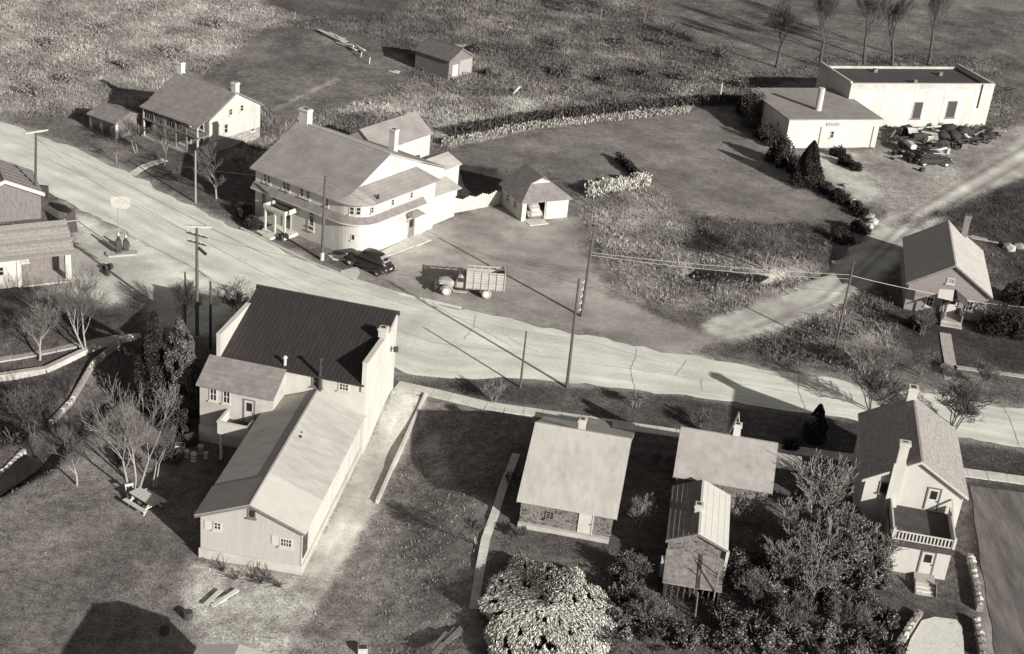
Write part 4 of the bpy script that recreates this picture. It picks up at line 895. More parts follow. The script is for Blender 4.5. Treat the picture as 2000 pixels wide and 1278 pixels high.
pL, tL = pole(385, 655, 9.9, 'tall crossarmed pole with white lamp reflector behind the evergreens', .17, arms=((9.2, 2.0), (8.5, 1.8)), arm_ang=R_(-20), white_arm=True)
MB().bar((.12, 0, 8.1), (.85, -.35, 7.7), .16, .2).build('transformer_arm', RUST, pL)
p2, t2 = pole(411, 682, 6.2, 'plain black pole just right of the tall crossarmed pole', .14, DARKWOOD)
pF, tF = pole(68, 415, 8.3, 'far left pole with white lamp reflector at road side', .16, lean=(.55, 0), white_arm=True, arm_ang=R_(15))
pW, tW = pole(382, 396, 5.6, 'pale slim pole on the farmhouse lawn by the road', .12, PALEPOLE)
pV, tV = pole(362, 640, 5.2, 'small pole rising among bare twigs left of the crossarmed pole', .1)
def wire(a, b, label, sag=.5, r=.022, n=18, m=None):
    a = Vector(a); b = Vector(b); k = MB(); pts = []
    for i in range(n+1):
        t = i/n; p = a.lerp(b, t); p.z -= 4*sag*t*(1-t); pts.append(p)
    for p, q in zip(pts[:-1], pts[1:]): k.tube(p, q, r, r, 5, False)
    return tag(k.build('overhead_wire', m or WIRE), label, 'wire')
def W3(px, py, z): x, y = G0(px, py, z); return (x, y, z)
wire(W3(905, 446, 4.6), tA+Vector((0, 0, -2.0)), 'pale wire from the hotel yard to the dark lot pole', .15)
sp_ = W3(1840, 580, 2.9)
wire(tA+Vector((0, 0, -2.0)), tR+Vector((0, 0, -1.35)), 'upper pale wire between the lot pole and the slim pole', .25)
wire(tA+Vector((0, 0, -2.25)), tR+Vector((0, 0, -1.75)), 'lower pale wire between the lot pole and the slim pole', .35)
wire(tR+Vector((0, 0, -1.4)), W3(1842, 577, 2.6), 'pale wire from the slim pole to the brick house porch', .1)
wire(W3(1893, 588, 2.6), W3(2080, 606, 2.6), 'pale wire running right from the brick house', .1)
wire(tB+Vector((0, 0, -.4)), tH+Vector((0, 0, -.3)), 'thin wire crossing the road to the hotel pole', .9, .012, m=POLEWOOD)
wire(tH+Vector((0, 0, -.3)), tF+Vector((0, 0, -.3)), 'thin wire along the road from hotel pole to far left pole', .9, .012, m=POLEWOOD)
wire(tL+Vector((0, 0, -.7)), tB+Vector((0, 0, -.8)), 'thin wire over the store roof between tall poles', 1.0, .012, m=POLEWOOD)
wire(tL+Vector((0, 0, -.7)), tF+Vector((0, 0, -.6)), 'thin wire over the filling station forecourt', .9, .012, m=POLEWOOD)

# ------------------------------------------------------------------ vehicles
def wheel(parent, x, y, r, w, tyre, hub, side=-1):
    t = MB()
    n = 18; prof = [(r*.62, -w/2), (r*.92, -w/2), (r, -w*.3), (r, w*.3), (r*.92, w/2), (r*.62, w/2)]; V = []; F = []
    for i in range(n):
        a = 2*math.pi*i/n
        for rr_, yy in prof: V.append((rr_*math.cos(a), yy, rr_*math.sin(a)))
    k = len(prof)
    for i in range(n):
        for j in range(k-1): F.append((i*k+j, i*k+j+1, ((i+1) % n)*k+j+1, ((i+1) % n)*k+j))
    t.add(V, F); wo_ = t.build('wheel', tyre, parent, True); wo_.location = (x, y, r)
    h = MB().tube((0, -w*.36, 0), (0, w*.36, 0), r*.64, r*.64, 16).tube((0, side*w*.36, 0), (0, side*w*.5, 0), r*.24, r*.16, 10)
    h.build('rim', hub, wo_); return wo_
def sedan(name, label, x, y, z, ang, paint, hub, group=None, wheels=True):
    c = thing(name, label, 'car', (x, y, z), ang, group)
    MB().loft([(-2.35, .50, .42, .78, .7), (-2.2, .72, .36, .92, .6), (-1.6, .80, .33, 1.0, .55), (-.4, .82, .33, 1.02, .5), (.6, .80, .33, 1.0, .5), (1.2, .62, .36, 1.04, .6), (1.9, .45, .4, 1.02, .7), (2.15, .36, .45, .92, .8)], 20).build('body', paint, c, True)
    MB().loft([(-2.15, .46, .78, 1.05, .8), (-1.75, .62, .8, 1.48, .7), (-1.1, .69, .85, 1.76, .62), (-.2, .70, .9, 1.83, .6), (.35, .67, .9, 1.76, .62), (.85, .60, .9, 1.2, .8), (.95, .55, .85, 1.0, .8)], 20).build('cabin', paint, c, True)
    for s in (-1, 1):
        f = MB().loft([(.75, .05, .45, .6, .8), (1.0, .14, .4, .82, .7), (1.4, .17, .38, .95, .65), (1.85, .16, .42, .88, .7), (2.15, .06, .5, .7, .9)], 12); f.v = [(a, b+s*.66, d) for a, b, d in f.v]; f.build('fender', paint, c, True)
        f = MB().loft([(-2.2, .05, .4, .55, .8), (-1.9, .13, .36, .82, .7), (-1.5, .15, .36, .92, .65), (-1.0, .06, .4, .6, .9)], 12); f.v = [(a, b+s*.76, d) for a, b, d in f.v]; f.build('fender', paint, c, True)
        MB().loft([(2.02, .1, .78, .98, 1), (2.18, .09, .79, .97, 1)], 10).v
        hl = MB().loft([(1.9, .06, .82, .95, 1), (2.12, .1, .78, .99, 1)], 10); hl.v = [(a, b+s*.55, d) for a, b, d in hl.v]; hl.build('headlight', CHROME, c, True)
        for x0, x1 in ((-.95, -.25), (-.15, .5)):
            MB().add([(x0, s*.705, 1.2), (x1, s*.70, 1.2), (x1-.08, s*.645, 1.6), (x0+.08, s*.65, 1.6), (x0, s*.6, 1.2), (x1, s*.6, 1.2), (x1-.08, s*.55, 1.6), (x0+.08, s*.55, 1.6)], [(0, 1, 2, 3), (7, 6, 5, 4), (0, 4, 5, 1), (1, 5, 6, 2), (2, 6, 7, 3), (3, 7, 4, 0)]).build('side_window', GLASS, c)
        MB().tube((-2.28, s*.6, .78), (-2.36, s*.6, .78), .06, .05, 8).build('tail_light', TRIM, c)
        MB().box(-.9, .9, s*.7-.08, s*.7+.08, .34, .40).build('running_board', TYRE, c)
    MB().add([(-1.45, -.38, 1.68), (-1.45, .38, 1.68), (-1.98, .42, 1.26), (-1.98, -.42, 1.26), (-1.3, -.34, 1.44), (-1.3, .34, 1.44), (-1.66, .36, 1.15), (-1.66, -.36, 1.15)], [(0, 1, 2, 3), (7, 6, 5, 4), (0, 4, 5, 1), (1, 5, 6, 2), (2, 6, 7, 3), (3, 7, 4, 0)]).build('rear_window', CURTAIN, c)
    MB().add([(.52, -.5, 1.52), (.52, .5, 1.52), (.84, .52, 1.1), (.84, -.52, 1.1), (.46, -.5, 1.5), (.46, .5, 1.5), (.78, .52, 1.08), (.78, -.52, 1.08)], [(0, 1, 2, 3), (7, 6, 5, 4), (0, 4, 5, 1), (1, 5, 6, 2), (2, 6, 7, 3), (3, 7, 4, 0)]).build('windscreen', GLASS, c)
    MB().box(-2.5, -2.42, -.78, .78, .42, .54).box(-2.43, -2.3, -.4, -.34, .44, .5).box(-2.43, -2.3, .34, .4, .44, .5).build('rear_bumper', CHROME, c)
    MB().box(2.3, 2.38, -.78, .78, .42, .54).box(2.1, 2.32, -.4, -.34, .44, .5).box(2.1, 2.32, .34, .4, .44, .5).build('front_bumper', CHROME, c)
    MB().box(2.12, 2.18, -.25, .25, .5, .9).build('grille', CHROME, c)
    MB().box(-2.38, -2.34, -.16, .16, .68, .8).build('number_plate', TRIM, c)
    if wheels:
        for wx in (-1.5, 1.45):
            for s in (-1, 1): wheel(c, wx, s*.72, .36, .17, TYRE, hub, s)
    return c
def mid2(a, b): return ((a[0]+b[0])/2, (a[1]+b[1])/2)
f_, r_ = G(686, 520), G(735, 539); d_ = Vector((f_[0]-r_[0], f_[1]-r_[1], 0)).normalized(); away = Vector((d_.y, -d_.x, 0))
cx, cy = mid2(f_, r_); cxy = Vector((cx, cy, 0))+away*.72
car1 = sedan('parked_sedan', 'black rounded sedan parked beside the hotel corner', cxy.x, cxy.y, .05, math.atan2(d_.y, d_.x), BLACKPAINT, HUB); car1.scale = (1.12, 1.12, 1.08)
gth = R_(118.5); gxx = Vector((2.17, 142.37, 0))+Vector((math.cos(gth), math.sin(gth), 0))*2.1+Vector((-math.sin(gth), math.cos(gth), 0))*1.1
sedan('garaged_sedan', 'pale car standing inside the open garage bay', gxx.x, gxx.y, .03, gth, TRUCKPAINT, HUB)

# farm truck, faces left
tw = G(870, 578); tr_ = G(948, 584)
ta = math.atan2(tw[1]-tr_[1], tw[0]-tr_[0]); tc = mid2(tw, tr_)
tk = thing('farm_truck', 'pale grey stake-bed truck standing on the dirt lot', 'truck', (tc[0]-math.sin(ta)*(-.9)*-1*0, tc[1]+.92, 0), ta)
wb = math.hypot(tw[0]-tr_[0], tw[1]-tr_[1])/2
for wx in (wb, -wb):
    for s in (-1, 1): wheel(tk, wx, s*.88, .46, .24, DUSTTYRE, HUB, s)
MB().bar((-2.9, -.4, .72), (2.7, -.4, .72), .1, .16).bar((-2.9, .4, .72), (2.7, .4, .72), .1, .16).bar((wb, -.88, .46), (wb, .88, .46), .08).bar((-wb, -.88, .46), (-wb, .88, .46), .1).build('chassis', RUST, tk)
MB().loft([(1.0, .72, .75, 1.42, .45), (1.6, .66, .78, 1.45, .5), (2.2, .52, .8, 1.42, .55), (2.6, .42, .8, 1.34, .6), (2.72, .3, .85, 1.2, .7)], 18).build('hood', TRUCKPAINT, tk, True)
MB().loft([(.2, .86, .75, 2.12, .35), (.28, .88, .72, 2.2, .35), (.5, .88, .72, 2.22, .38), (.85, .84, .72, 2.12, .42), (1.12, .80, .72, 1.5, .45)], 20).build('cab', TRUCKPAINT, tk, True)
for s in (-1, 1):
    n = 9; V = []; 
    f = MB()
    for i in range(n):
        a = R_(-10)+R_(185)*i/(n-1); rr_ = .62; V.append((wb+rr_*math.cos(a), .46+rr_*.98*math.sin(a)))
    for (a, b), (c_, d2) in zip(V[:-1], V[1:]):
        f.add([(a, s*.66, b), (a, s*1.04, b), (c_, s*1.04, d2), (c_, s*.66, d2), (a, s*.66, b-.05), (a, s*1.04, b-.05), (c_, s*1.04, d2-.05), (c_, s*.66, d2-.05)], [(0, 1, 2, 3), (7, 6, 5, 4), (0, 4, 5, 1), (1, 5, 6, 2), (2, 6, 7, 3), (3, 7, 4, 0)])
    f.build('fender', TRUCKPAINT, tk)
    MB().box(-.05, 1.25, s*.8, s*1.06, .5, .58).build('running_board', TRUCKPAINT, tk)
    MB().box(.38, .85, s*.86, s*.905, 1.5, 1.9).build('side_window', GLASS, tk)
    MB().loft([(2.5, .08, 1.0, 1.16, 1), (2.68, .12, .96, 1.2, 1)], 10).v
    h_ = MB().loft([(2.4, .07, 1.0, 1.15, 1), (2.62, .12, .95, 1.2, 1)], 10); h_.v = [(a, b+s*.62, d) for a, b, d in h_.v]; h_.build('headlight', CHROME, tk, True)
MB().add([(1.0, -.66, 2.0), (1.0, .66, 2.0), (1.14, .68, 1.52), (1.14, -.68, 1.52), (.9, -.66, 2.0), (.9, .66, 2.0), (1.04, .68, 1.52), (1.04, -.68, 1.52)], [(0, 1, 2, 3), (7, 6, 5, 4), (0, 4, 5, 1), (1, 5, 6, 2), (2, 6, 7, 3), (3, 7, 4, 0)]).build('windscreen', GLASS, tk)
MB().box(2.85, 2.95, -.9, .9, .55, .72).box(2.6, 2.86, -.45, -.35, .58, .68).box(2.6, 2.86, .35, .45, .58, .68).build('bumper', CHROME, tk)
MB().box(2.68, 2.76, -.28, .28, .75, 1.25).build('grille', RUST, tk)
X0, X1 = -3.45, .12
MB().box(X0, X1, -1.08, 1.08, .92, 1.02).build('bed_floor', WEATHERED, tk)
PALEBOARD = mat('truck_boards', .40, .30, 3, stretch=(.5, 3, 3), dirt=.15)
for s in (-1, 1):
    ymid = s*1.05
    nb, hb = (4, .275) if s < 0 else (6, .255)
    for j in range(nb): MB().box(X0+.06, X1-.06, ymid-.03, ymid+.03, 1.03+j*hb, 1.02+(j+1)*hb-.012).build('side_board', PALEBOARD, tk)
    zr_ = 2.3 if s < 0 else 2.6
    MB().box(X0+.06, X1-.06, ymid-.03, ymid+.03, zr_, zr_+.12).build('top_rail', PALEBOARD, tk)
    for xx in np.linspace(X0+.04, X1-.04, 6): MB().box(xx-.05, xx+.05, ymid+s*.034, ymid+s*.1, .95, zr_+.14).build('stake', PALEBOARD, tk)
for xx in (X0+.03, X1-.03):
    for j in range(5): MB().box(xx-.03, xx+.03, -1.0, 1.0, 1.03+j*.27, 1.28+j*.27).build('end_board', PALEBOARD, tk)
    MB().box(xx-.03, xx+.03, -1.0, 1.0, 2.42, 2.56).build('top_rail', PALEBOARD, tk)
MB().box(X0+.1, X0+.3, -.9, -.6, .7, .9).build('tail_light', TRIM, tk)

# ------------------------------------------------------------------ fences, walls, station
fa_, fb_ = Vector(G(846, 424)), Vector(G(976, 399)); fd = fb_-fa_; fl = fd.length; fd.normalize()
fe = thing('board_fence', 'white scalloped board fence between hotel and garage', 'fence', fa_, math.atan2(fd.y, fd.x))
npk = int(fl/.28); pkm = []
for q in range(4):
    hgt = 1.42+.09*q; pkm.append(MB().add([(-.13, -.02, 0), (.13, -.02, 0), (.13, -.02, hgt-.05), (0, -.02, hgt), (-.13, -.02, hgt-.05), (-.13, .02, 0), (.13, .02, 0), (.13, .02, hgt-.05), (0, .02, hgt), (-.13, .02, hgt-.05)], [(0, 1, 2, 3, 4), (9, 8, 7, 6, 5), (0, 5, 6, 1), (1, 6, 7, 2), (2, 7, 8, 3), (3, 8, 9, 4), (4, 9, 5, 0)]).mesh('picket', WHITE))
for i in range(npk): inst('picket', pkm[[0, 1, 2, 3, 2, 1][i % 6]], fe, (.14+i*fl/npk, -.05, 0))
MB().box(0, fl, .0, .07, .35, .45).box(0, fl, .0, .07, 1.1, 1.2).build('rail', TRIM, fe)
for i in range(6): MB().box(i*fl/5-.06, i*fl/5+.06, .08, .2, -.2, 1.3).build('post', TRIM, fe)
STM = []
def stone_mesh(seed, m):
    r = random.Random(seed); bm = bmesh.new(); bmesh.ops.create_icosphere(bm, subdivisions=1, radius=.5)
    for v in bm.verts: v.co *= .8+.35*r.random(); v.co.x = max(-.46, min(.46, v.co.x)); v.co.y = max(-.46, min(.46, v.co.y)); v.co.z = max(-.42, min(.42, v.co.z))
    me = bpy.data.meshes.new('stone'); bm.to_mesh(me); bm.free(); me.materials.append(m); return me
STONES = [stone_mesh(i, STONEPALE if i % 3 else STONEMID) for i in range(9)]
def stone_wall(label, pts, h, t, step=.55, name='stone_wall'):
    P = [Vector(G(*p)) for p in pts]; o = P[0]; root = thing(name, label, 'wall', o)
    core = MB()
    r = random.Random(len(label))
    for a, b in zip(P[:-1], P[1:]):
        d = (b-a); L = d.length; ang = math.atan2(d.y, d.x); c = (a+b)/2-o
        core.bar(a-o+Vector((0, 0, h*.4)), b-o+Vector((0, 0, h*.4)), t*.7, h*.8)
        n = max(1, int(L/step)); nr = max(1, int(h/.38))
        for j in range(nr):
            for i in range(n):
                for side in ((-1, 1) if j < nr-1 else (0,)):
                    q = a-o+d*((i+.5+.3*(j % 2)+(r.random()-.5)*.3)/n); off = Vector((-d.y, d.x, 0)).normalized()*side*t*.3
                    inst('stone', r.choice(STONES), root, q+off+Vector((0, 0, (j+.5)*h/nr)), (0, 0, ang+(r.random()-.5)*.3), (step*(.9+r.random()*.5), t*(.6+.35*(side == 0)+r.random()*.2), h/nr*(1.0+r.random()*.35)))
    core.build('rubble_core', STONEMID, root); return root
stone_wall('pale rubble wall slanting along the creek garden', ((97,836),(140,792),(185,752),(236,717)), .6, .45, .42)
stone_wall('low rubble wall over the creek at left edge', ((-30,942),(10,915),(48,886)), .6, .5, .42)
stone_wall('low stone wall between white house steps and side road', ((1893,1092),(1902,1130),(1908,1165),(1912,1195)), .6, .6)
stone_wall('low stone wall at the bottom edge by the side road', ((1905,1215),(1912,1250),(1918,1290)), .6, .6)
stone_wall('short stone wall left of the white gravel patch', ((1795,1202),(1775,1232),(1750,1272)), .55, .6)
def block_wall(name, label, pts, h, t, m, seg=2.4):
    P = [Vector(G(*p)) for p in pts]; root = thing(name, label, 'wall', P[0])
    for a, b in zip(P[:-1], P[1:]):
        n = max(1, int((b-a).length/seg))
        for i in range(n):
            p, q = a.lerp(b, i/n), a.lerp(b, (i+1)/n); e = (q-p).normalized()*.008
            MB().bar(p-P[0]+e+Vector((0, 0, h/2-.15)), q-P[0]-e+Vector((0, 0, h/2-.15)), t, h+.3).build('wall_section', m, root)
    return root
block_wall('retaining_wall', 'long white retaining wall above the creek garden', ((-60,748),(90,726),(190,708),(268,694)), .4, .5, WHITEWASH)
block_wall('edging_wall', 'thin white edging wall beside the rutted drive', ((832,772),(800,842),(765,918),(736,984)), .3, .22, WHITE)
block_wall('culvert_headwall', 'white culvert headwall beside the dirt lane', ((1656,494),(1680,487),(1704,478)), .5, .3, WHITEWASH, 1.5)
block_wall('culvert_headwall', 'flat white stone slab below the lane culvert', ((1625,516),(1658,513)), .25, .4, STONEPALE, 1.0)

# filling station: sign, pumps
sx, sy, sz = G(238, 492)
sg_ = thing('roadside_sign', 'white oval sign on a slim post at the filling station', 'sign', (sx-.3, sy+.2, sz))
MB().tube((0, 0, 0), (0, 0, 5.6), .06, .05, 8).build('post', PALEPOLE, sg_)
sb = MB(); n = 20; V = []
for i in range(n):
    a = 2*math.pi*i/n; V.append((.92*math.copysign(abs(math.cos(a))**.6, math.cos(a)), .62*math.copysign(abs(math.sin(a))**.7, math.sin(a))))
sb.add([(x+.25, -.05, 4.9+z) for x, z in V]+[(x+.25, .05, 4.9+z) for x, z in V], [tuple(range(n)), tuple(range(2*n-1, n-1, -1))]+[(i, (i+1) % n, n+(i+1) % n, n+i) for i in range(n)])
so_ = sb.build('sign_face', TRIM, sg_)
MB().box(-.25, .0, -.062, -.052, 4.85, 5.0).box(.1, .25, -.062, -.052, 4.95, 5.1).box(.4, .7, -.062, -.052, 4.8, 4.9).build('faint_marks', CONCDULL, so_)
def gas_pump(px, py, label, h=1.9):
    x, y, z = G(px, py); g_ = thing('gas_pump', label, 'gas pump', (x, y, z), R_(25), None)
    MB().box(-.35, .35, -.3, .3, 0, .15).build('base', CONC, g_)
    MB().loft([(-.24, .2, .15, h*.75, .3), (.24, .2, .15, h*.75, .3)], 12).build('cabinet', DARKWOOD, g_)
    MB().tube((0, 0, h*.75), (0, 0, h*.95), .16, .12, 10).build('neck', RUST, g_)
    MB().loft([(-.12, .05, h*.95, h*1.1, 1), (-.06, .2, h*.93, h*1.15, 1), (.06, .2, h*.93, h*1.15, 1), (.12, .05, h*.95, h*1.1, 1)], 12).build('globe', TRIM, g_, True)
    MB().tube((.25, -.1, 1.1), (.32, -.2, .5), .03).tube((.32, -.2, .5), (.28, -.15, 1.0), .03).build('hose', TYRE, g_)
gas_pump(232, 496, 'dark gas pump with pale globe beneath the oval sign'); gas_pump(246, 492, 'second gas pump just right of the dark one', 1.5)
MB_i = MB().prism([(-1.3, -.5), (1.3, -.5), (1.5, 0), (1.3, .5), (-1.3, .5), (-1.5, 0)], 0, .16); isl = MB_i.build('pump_island', CONCDULL); isl.location = G(238, 497); isl.rotation_euler = (0, 0, R_(25)); tag(isl, 'low concrete island under the gas pumps', 'island')
def barrel(px, py, label, r=.3, h=.85, m=None, tip=False, dz=0.0):
    x, y, z = G(px, py); b_ = thing('barrel', label, 'barrel', (x, y, z+dz), random.random()*3)
    if tip: b_.rotation_euler = (0, R_(90), random.random()*3); b_.location.z += r
    prof = [(0, r*.9), (h*.1, r*.95), (h*.33, r), (h*.35, r*1.04), (h*.37, r), (h*.66, r), (h*.68, r*1.04), (h*.70, r), (h*.95, r*.95), (h, r*.9)]
    k = MB()
    for (z0, r0), (z1, r1) in zip(prof[:-1], prof[1:]): k.tube((0, 0, z0), (0, 0, z1), r0, r1, 14, False)
    k.build('shell', m or RUST, b_); MB().tube((0, 0, h*.96), (0, 0, h*.97), r*.9, r*.9, 14).build('lid', m or RUST, b_)
barrel(203, 530, 'black barrel lying on the filling station forecourt', tip=True)
barrel(210, 538, 'black drum just below the lying forecourt barrel', .22, .5)
x, y, z = G(86, 386); mbx = thing('roadside_box', 'small dark box on a stand by the far road edge', 'box', (x, y, z))
MB().box(-.45, .45, -.2, .2, .3, 1.25).build('cabinet', DARKWOOD, mbx); MB().box(-.4, -.3, -.1, .1, 0, .3).box(.3, .4, -.1, .1, 0, .3).build('leg', RUST, mbx)
sgn = thing('porch_post_sign', 'dark pointed board panel behind the roadside house', 'panel', G(140, 455), R_(30))
MB().add([(-.9, 0, 0), (.6, 0, 0), (.35, 0, 2.6), (-.5, 0, 1.6), (-.9, .08, 0), (.6, .08, 0), (.35, .08, 2.6), (-.5, .08, 1.6)], [(0, 1, 2, 3), (7, 6, 5, 4), (0, 4, 5, 1), (1, 5, 6, 2), (2, 6, 7, 3), (3, 7, 4, 0)]).build('panel', DARKWOOD, sgn); MB().bar((-.7, -.03, 1.2), (.5, -.03, 1.25), .05).build('rail', TRIM, sgn)

# picnic table on the lawn
x, y, z = G(283, 990); pt = thing('picnic_table', 'white picnic table standing on the lawn near the barn', 'table', (x, y, z), R_(-35)); pt.scale = (1.25, 1.25, 1.2)
for j in range(4): MB().box(-.9, .9, -.38+j*.2, -.2+j*.2, .72, .77).build('top_board', TRIM, pt)
for s in (-1, 1):
    MB().box(-.9, .9, s*.72-.13, s*.72+.13, .42, .47).build('bench', TRIM, pt)
    for xx in (-.65, .65): MB().bar((xx, s*.65, 0), (xx, s*.2, .72), .08, .08).build('leg', TRIM, pt)
for xx in (-.65, .65): MB().bar((xx, -.75, .39), (xx, .75, .39), .07, .07).build('crossbar', TRIM, pt)
x, y, z = G(256, 976); sw = thing('lawn_chair', 'pale wooden lawn chair beside the picnic table', 'chair', (x, y, z), R_(30))
MB().box(-.3, .3, -.3, .3, .38, .43).build('seat', WEATHERED, sw); MB().bar((-.25, .3, .43), (-.25, .5, 1.0), .06).bar((.25, .3, .43), (.25, .5, 1.0), .06).bar((-.3, .48, .95), (.3, .48, .95), .05, .2).build('backrest', TRIM, sw)
for a in (-.25, .25):
    for b in (-.25, .25): MB().box(a-.03, a+.03, b-.03, b+.03, 0, .38).build('leg', WEATHERED, sw)

# ------------------------------------------------------------------ scrap in front of the block building
sj = G(1822, 322)
jc = sedan('scrapped_car', 'wrecked old car body in front of the scrap heap', sj[0], sj[1], .0, R_(12), RUST, HUB)
MB().add([(-.6, -.75, 1.75), (.9, -.72, 1.72), (1.1, .7, 1.72), (-.5, .7, 1.78), (-.6, -.75, 1.7), (.9, -.72, 1.67), (1.1, .7, 1.67), (-.5, .7, 1.73)], [(0, 1, 2, 3), (7, 6, 5, 4), (0, 4, 5, 1), (1, 5, 6, 2), (2, 6, 7, 3), (3, 7, 4, 0)]).build('roof_sheet', TRIM, jc)
jr = random.Random(5)
def junk(px, py, label, kind, ang, s=1.0, m=None, z=0.0):
    x, y, g0 = G(px, py); o = thing(kind, label, kind.replace('_', ' '), (x, y, g0+z), R_(ang))
    if kind == 'scrap_beam': MB().bar((-1.9*s, 0, .1), (1.9*s, 0, .75), .18, .22).build('beam', m or WEATHERED, o); MB().box(-.3, .1, -.25, .25, 0, .3).build('block', RUST, o)
    elif kind == 'scrap_sheet': MB().slab([(-.9*s, -.6*s, .3), (.9*s, -.5*s, .4), (.8*s, .7*s, .75), (-.8*s, .6*s, .8)], .05).build('sheet', m or TRIM, o); MB().bar((-.6*s, -.4*s, 0), (-.6*s, -.3*s, .35), .08).bar((.6*s, .4*s, 0), (.6*s, .4*s, .6), .08).build('support', RUST, o)
    elif kind == 'scrap_chassis':
        MB().bar((-1.7*s, -.4, .45), (1.7*s, -.4, .5), .12, .18).bar((-1.7*s, .4, .45), (1.7*s, .4, .5), .12, .18).bar((-1.4*s, -.5, .45), (-1.4*s, .5, .45), .1).bar((1.4*s, -.5, .45), (1.4*s, .5, .45), .1).build('frame', RUST, o)
        MB().loft([(.2, .4, .5, 1.1, .5), (1.2*s, .38, .5, 1.15, .5), (1.7*s, .3, .55, 1.0, .6)], 12).build('engine', m or RUST, o)
        for a in (-1.3, 1.3):
            for b in (-.6, .6): wheel(o, a*s, b, .36, .15, TYRE, RUST, 1 if b > 0 else -1)
    elif kind == 'scrap_hood': MB().loft([(-.8*s, .1, .2, .5, .8), (-.4*s, .55*s, .15, .8*s, .7), (.4*s, .6*s, .15, .95*s, .7), (.9*s, .2, .2, .5, .8)], 14).build('shell', m or RUST, o, True); MB().tube((0, -.3, .1), (0, .3, .1), .12).build('axle', RUST, o)
    elif kind == 'scrap_drum':
        MB().tube((0, 0, 0), (0, 0, .85*s), .3*s, .3*s, 14).build('drum', m or RUST, o); MB().tube((0, 0, .3*s), (0, 0, .34*s), .325*s, .325*s, 14).tube((0, 0, .6*s), (0, 0, .64*s), .325*s, .325*s, 14).build('hoop', RUST, o)
    elif kind == 'scrap_crate':
        for j in range(4): MB().box(-.5*s, .5*s, -.4*s, .4*s, .02+j*.2*s, .17*s+j*.2*s).build('slat', m or WEATHERED, o)
        MB().box(-.45*s, .45*s, -.35*s, .35*s, .0, .78*s).build('core', DARKWOOD, o)
    return o
for a in (
 (1752, 268, 'dark shrub-like heap of bent scrap at the wall corner', 'scrap_chassis', 60, .8), (1768, 262, 'rusty round car hood tipped against the white wall', 'scrap_hood', 20, 1.3),
 (1748, 255, 'thin white board standing by the scrap heap', 'scrap_sheet', 80, .5), (1780, 272, 'pale crumpled sheets on top of the scrap heap', 'scrap_sheet', 10, .8, None, .6),
 (1790, 275, 'white metal box lid amid the scrap heap', 'scrap_crate', 30, .6, TRIM, .5), (1812, 280, 'pale flat panel lying over the wrecks', 'scrap_sheet', -10, 1.3, CONCDULL, .5),
 (1812, 262, 'long pale board leaning over the wreck', 'scrap_beam', 5, .8, CONC, .5), (1850, 272, 'long grey beam slanting through the scrap', 'scrap_beam', -40, 1.3, None, .3),
 (1828, 290, 'dark rusted chassis with engine below the beam', 'scrap_chassis', 15, 1.0), (1795, 300, 'second rusted chassis in the middle of the heap', 'scrap_chassis', -35, 1.1),
 (1765, 310, 'rusty chassis nearest the bushes', 'scrap_chassis', -50, .9), (1745, 312, 'pale bent plank left of the scrap heap', 'scrap_beam', -35, .5, CONC),
 (1762, 290, 'round rusted fender shell by the chassis', 'scrap_hood', 100, 1.0), (1850, 262, 'large dark boiler shell against the white wall', 'scrap_hood', 0, 1.5),
 (1866, 268, 'second dark boiler shell in the scrap row', 'scrap_hood', 30, 1.2), (1835, 255, 'grey drum standing by the white wall', 'scrap_drum', 0, 1.2, CONCDULL),
 (1886, 255, 'small grey drum under the downpipe', 'scrap_drum', 0, 1.0, CONCDULL), (1893, 272, 'pale torn sheet among the scrap row', 'scrap_sheet', 45, 1.1, CONC),
 (1912, 280, 'dark twisted frame right in the scrap row', 'scrap_chassis', 35, .8), (1930, 272, 'rusty hood near the right wall end', 'scrap_hood', -20, 1.1),
 (1945, 262, 'light beam end at the right of the scrap', 'scrap_beam', -35, .6, CONC), (1905, 268, 'grey plank propped in the scrap row', 'scrap_beam', 40, .9),
 (1850, 300, 'pale drum by the grey beam', 'scrap_drum', 0, .8, CONC), (1880, 290, 'broken crate at the scrap row front', 'scrap_crate', 20, .9),
 (1868, 292, 'low dark crate before the scrap row', 'scrap_crate', 0, .6, RUST), (1800, 335, 'small dark crate left of the wrecked car', 'scrap_crate', 30, .6, RUST)):
    junk(*a)
extra = []
for i in range(22):
    t_ = jr.random(); extra.append((1738+t_*205, 262+jr.random()*(46 if t_ < .55 else 22), jr.choice(('scrap_hood', 'scrap_chassis', 'scrap_beam', 'scrap_sheet', 'scrap_crate')), jr.random()*360, .7+jr.random()*.7, jr.choice((RUST, RUST, DARKWOOD, WEATHERED, CONC)), jr.random()*.5))
cnt = {}
ORD = ['first', 'second', 'third', 'fourth', 'fifth', 'sixth', 'seventh', 'eighth', 'ninth']
for e in sorted(extra):
    k = e[2]; cnt[k] = cnt.get(k, 0)+1
    if k == 'scrap_hood': e = e[:5]+(RUST,)+e[6:]
    junk(e[0], e[1], 'small rusty '+{'scrap_hood': 'rounded shell', 'scrap_chassis': 'wheeled frame', 'scrap_beam': 'propped beam', 'scrap_sheet': 'bent sheet', 'scrap_crate': 'slatted box'}[k]+' in the scrap heap, '+ORD[cnt[k]-1]+' from left', k, e[3], e[4], e[5], e[6])['group'] = 'loose scrap pieces in the heap'
